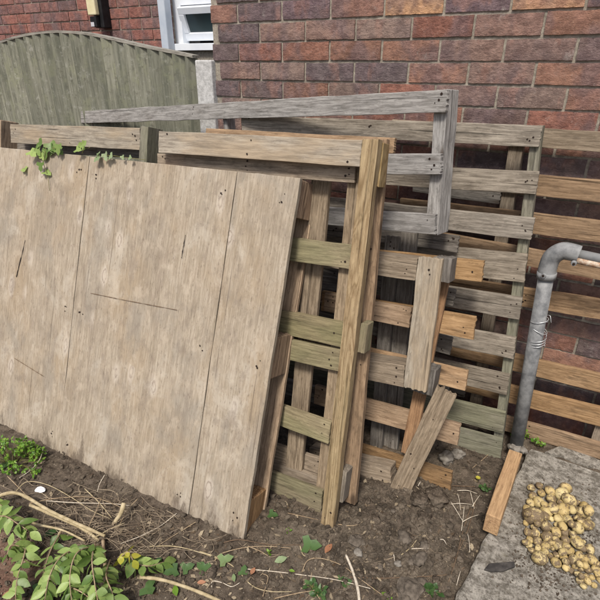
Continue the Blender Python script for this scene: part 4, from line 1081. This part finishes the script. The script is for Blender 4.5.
clump(537, 444, .022, 8, .017, .012, 'leafb', 'small green weed sprig right of the drainpipe foot', hmax=.03, z0=-.01)
clump(560, 441, .03, 5, .016, .008, 'leafd', 'thin weed growing behind the slab under the tan pallet', hmax=.05, z0=-.03)
clump(288, 533, .014, 5, .013, .007, 'leafb', 'tiny seedling on the soil between the plywood and the treated pallet', hmax=.02)
clump(268, 554, .012, 5, .013, .008, 'leafb', 'tiny bright sprout on the twigs below the plywood corner', hmax=.015)
clump(483, 490, .018, 8, .016, .012, 'leafd', 'small dark weed left of the honey-coloured timber', hmax=.03)
clump(432, 593, .030, 12, .02, .014, 'leafd', 'dark low weed right of the broad angular stone', hmax=.03)
clump(315, 592, .035, 18, .02, .014, 'leafd', 'low green weed at the bottom edge left of the bleached stick', hmax=.03)
clump(345, 585, .02, 9, .018, .012, 'leafd', 'small weed just left of the bleached stick', hmax=.025)
clump(385, 598, .03, 8, .02, .012, 'leafb', 'little weed at the bottom edge right of the bleached stick', hmax=.02)
# yellow flower
b = soil_at(477, 483); fl = empty('yellow_flower', b, 'small yellow flower on the dark soil left of the honey timber', 'flower')
bm = bmesh.new(); lay = bm.loops.layers.float_color.new('tone')
for k in range(9): leaf_into(bm, lay, Vector((0, 0, .02)), Vector((math.cos(k*.7), math.sin(k*.7), .4)), Vector((0, 0, 1)), .011, .006, tone=.9)
link('petals', bm, M['leafy'], fl); bm = bmesh.new(); tube_into(bm, [Vector((0, 0, -.01)), Vector((0, 0, .02))], .001, .001, 5); link('stalk', bm, M['stem'], fl)

# single leaves on the ground
def ground_leaf(px, py, L, kind, mat, label, ang=None, tone=None, z=None):
    b = soil_at(px, py)+Vector((0, 0, .006)) if z is None else onz(px, py, z); bm = bmesh.new(); lay = bm.loops.layers.float_color.new('tone'); a_ = rnd.random()*6.28 if ang is None else ang
    d = Vector((math.cos(a_), math.sin(a_), .05)); nrm = Vector((rnd.uniform(-.3, .3), rnd.uniform(-.5, 0), 1))
    if kind == 'ivy': ivy_into(bm, lay, -d*L*.4, d, nrm, L, tone)
    else: leaf_into(bm, lay, -d*L*.5, d, nrm, L, L*.5, 0, tone, .3, .1)
    for v_ in bm.verts: v_.co.z += .003
    o = link('fallen_leaf', bm, M[mat]); o.location = b; tag(o, label, 'leaf', 'single leaves scattered on the soil'); return o
gl = [(311, 549, .062, 'ivy', 'leafd', 'large green ivy leaf next to the rusty-orange dead leaf', .4), (328.5, 551, .045, 'leaf', 'leafo', 'rusty-orange dead leaf below the treated pallet post', 1.5),
      (226, 564, .046, 'ivy', 'leafp', 'pale star-shaped ivy leaf below the plywood corner', .9), (244, 574, .034, 'ivy', 'leafd', 'dark ivy leaf among the stems at bottom centre', 2.), (234, 580, .03, 'leaf', 'leafp', 'pale small leaf beside the dark ivy leaf at bottom centre', 2.4),
      (281, 563, .045, 'leaf', 'leafp', 'narrow folded green leaf right of the pale ivy leaf', .9), (253, 574, .03, 'leaf', 'leafo', 'small curled brown leaf beside the dark ivy leaf', 1.6), (203, 570, .045, 'ivy', 'leafd', 'dark green ivy leaf left of the pale star-shaped one', 3.),
      (52, 535, .052, 'leaf', 'leafd', 'blue-green dark leaf lying under the slender branch', 1.1), (5, 468, .07, 'leaf', 'leafd', 'grey-green broad leaf at the left edge below the weeds', 1.4), (202, 586, .028, 'leaf', 'leafo', 'pale brown leaf scrap above the right end of the emerging branch', .6),
      (273, 518, .035, 'ivy', 'leafd', 'dark ivy leaf in the shade right of the plywood corner', .2), (160, 570, .05, 'ivy', 'leafd', 'dark ivy leaf at the end of the leafy cuttings', .1), (172, 575, .045, 'ivy', 'leafd', 'dark ivy leaf under the emerging pale branch', 4.), (150, 590, .055, 'ivy', 'leafd', 'broad dark ivy leaf below the emerging pale branch', 2.),
      (176, 594, .04, 'leaf', 'leafb', 'bright green leaf at the bottom edge below the pale branch', 2.5), (188, 570, .04, 'ivy', 'leafd', 'ivy leaf on the soil above the middle of the pale branch', 1.), (12, 596, .05, 'leaf', 'leafo', 'tan dead leaf near the bottom left corner', .7),
      (40, 590, .05, 'leaf', 'leafd', 'dark fallen leaf under the bowed cutting', .3), (292, 574, .02, 'leaf', 'leafb', 'tiny bright leaf on the long stem at bottom centre', .3)]
for g_ in gl: ground_leaf(*g_[:6], ang=g_[6])
# white scrap
b = soil_at(41, 492); bm = bmesh.new(); rock_into(bm, (0, 0, 0), .016, 3., 2, (1.25, .8, .35), .3, .3); o = link('plastic_scrap', bm, M['white'], smooth=False); o.location = b+Vector((0, 0, .008)); tag(o, 'small white scrap of plastic lying above the thickest branch', 'scrap')

# ivy hanging over the top of the plywood pallet
def ivy(P, leaves, label, rough=.0012):
    W_ = [A.o + A.u*A.at(x, y)[0] + A.v*A.at(x, y)[1] + A.n*h for x, y, h in P]; base = W_[0].copy(); root = empty('ivy_sprig', base, label, 'ivy', 'ivy over the top edge of the plywood')
    bm = bmesh.new(); tube_into(bm, cr([p_-base for p_ in W_], 6), .0016, .0009, 5); link('stem', bm, M['stem'], root)
    bm = bmesh.new(); lay = bm.loops.layers.float_color.new('tone')
    for (x, y, L, mi) in leaves:
        s_, h = A.at(x, y); p_ = A.o+A.u*s_+A.v*h+A.n*rnd.uniform(.008, .03)-base
        ivy_into(bm, lay, p_, A.u*rnd.uniform(-1, 1)-A.v*rnd.uniform(.0, 1.), A.n+rv()*.55+Vector((0, 0, .4)), L*1.5, mi)
    link('leaves', bm, M['leafp' if 'pale' in label else 'leaf'], root)
ivy([(46, 146, .0), (48, 152, .012), (47, 165, .015), (50, 176, .012), (51, 191, .006)], [(45, 143, .030, .2), (52, 144, .034, .3), (57, 147, .034, .4), (64, 146, .03, .5), (40, 149, .028, .6), (36, 153, .03, 1.), (47, 156, .028, 1.), (46, 164, .026, .2), (47, 172, .026, .8), (52, 149, .03, .1), (28, 170, .022, .9), (60, 150, .026, .3), (49, 150, .03, .2)], 'trailing ivy sprig hanging down the face of the plywood near its left end')
ivy([(80, 153, -.01), (86, 150, .008), (92, 148, .01)], [(82, 151, .022, .8), (87, 146, .026, .9), (91, 145, .02, .7)], 'little ivy sprig on the plywood top edge right of the trailing one')
ivy([(98, 156, .0), (112, 156, .01), (128, 158, .01), (146, 160, .0)], [(104, 158, .024, .5), (110, 155, .022, .9), (116, 156, .02, .7), (103, 154, .02, .6), (126, 157, .012, .6), (136, 158, .012, .6)], 'pale low ivy strand creeping along the plywood top edge')

# ------------------------------------------------------------------ light
w = bpy.data.worlds.new('World'); S.world = w; w.use_nodes = True; nt = w.node_tree; nt.nodes.clear()
sky = nt.nodes.new('ShaderNodeTexSky'); sky.sky_type = 'NISHITA'; sky.sun_disc = False
EL, AZ = R(56), R(168)          # sun behind and left of the camera
sky.sun_elevation = EL; sky.sun_rotation = AZ; sky.air_density = 1.; sky.dust_density = 4.; sky.ozone_density = 1.
bg = nt.nodes.new('ShaderNodeBackground'); bg.inputs[1].default_value = .085; wo = nt.nodes.new('ShaderNodeOutputWorld')
nt.links.new(sky.outputs[0], bg.inputs[0]); nt.links.new(bg.outputs[0], wo.inputs[0])
sd = bpy.data.lights.new('sun', 'SUN'); sd.energy = 2.4; sd.angle = R(11); sd.color = (1, .94, .86)
so = bpy.data.objects.new('sun', sd); COL.objects.link(so)
dirv = Vector((math.sin(AZ)*math.cos(EL), math.cos(AZ)*math.cos(EL), math.sin(EL)))
so.rotation_euler = dirv.to_track_quat('Z', 'Y').to_euler(); so.location = (0, 0, 6)
S.view_settings.view_transform = 'Standard'; S.view_settings.look = 'None'; S.view_settings.gamma = 1; S.view_settings.exposure = .6
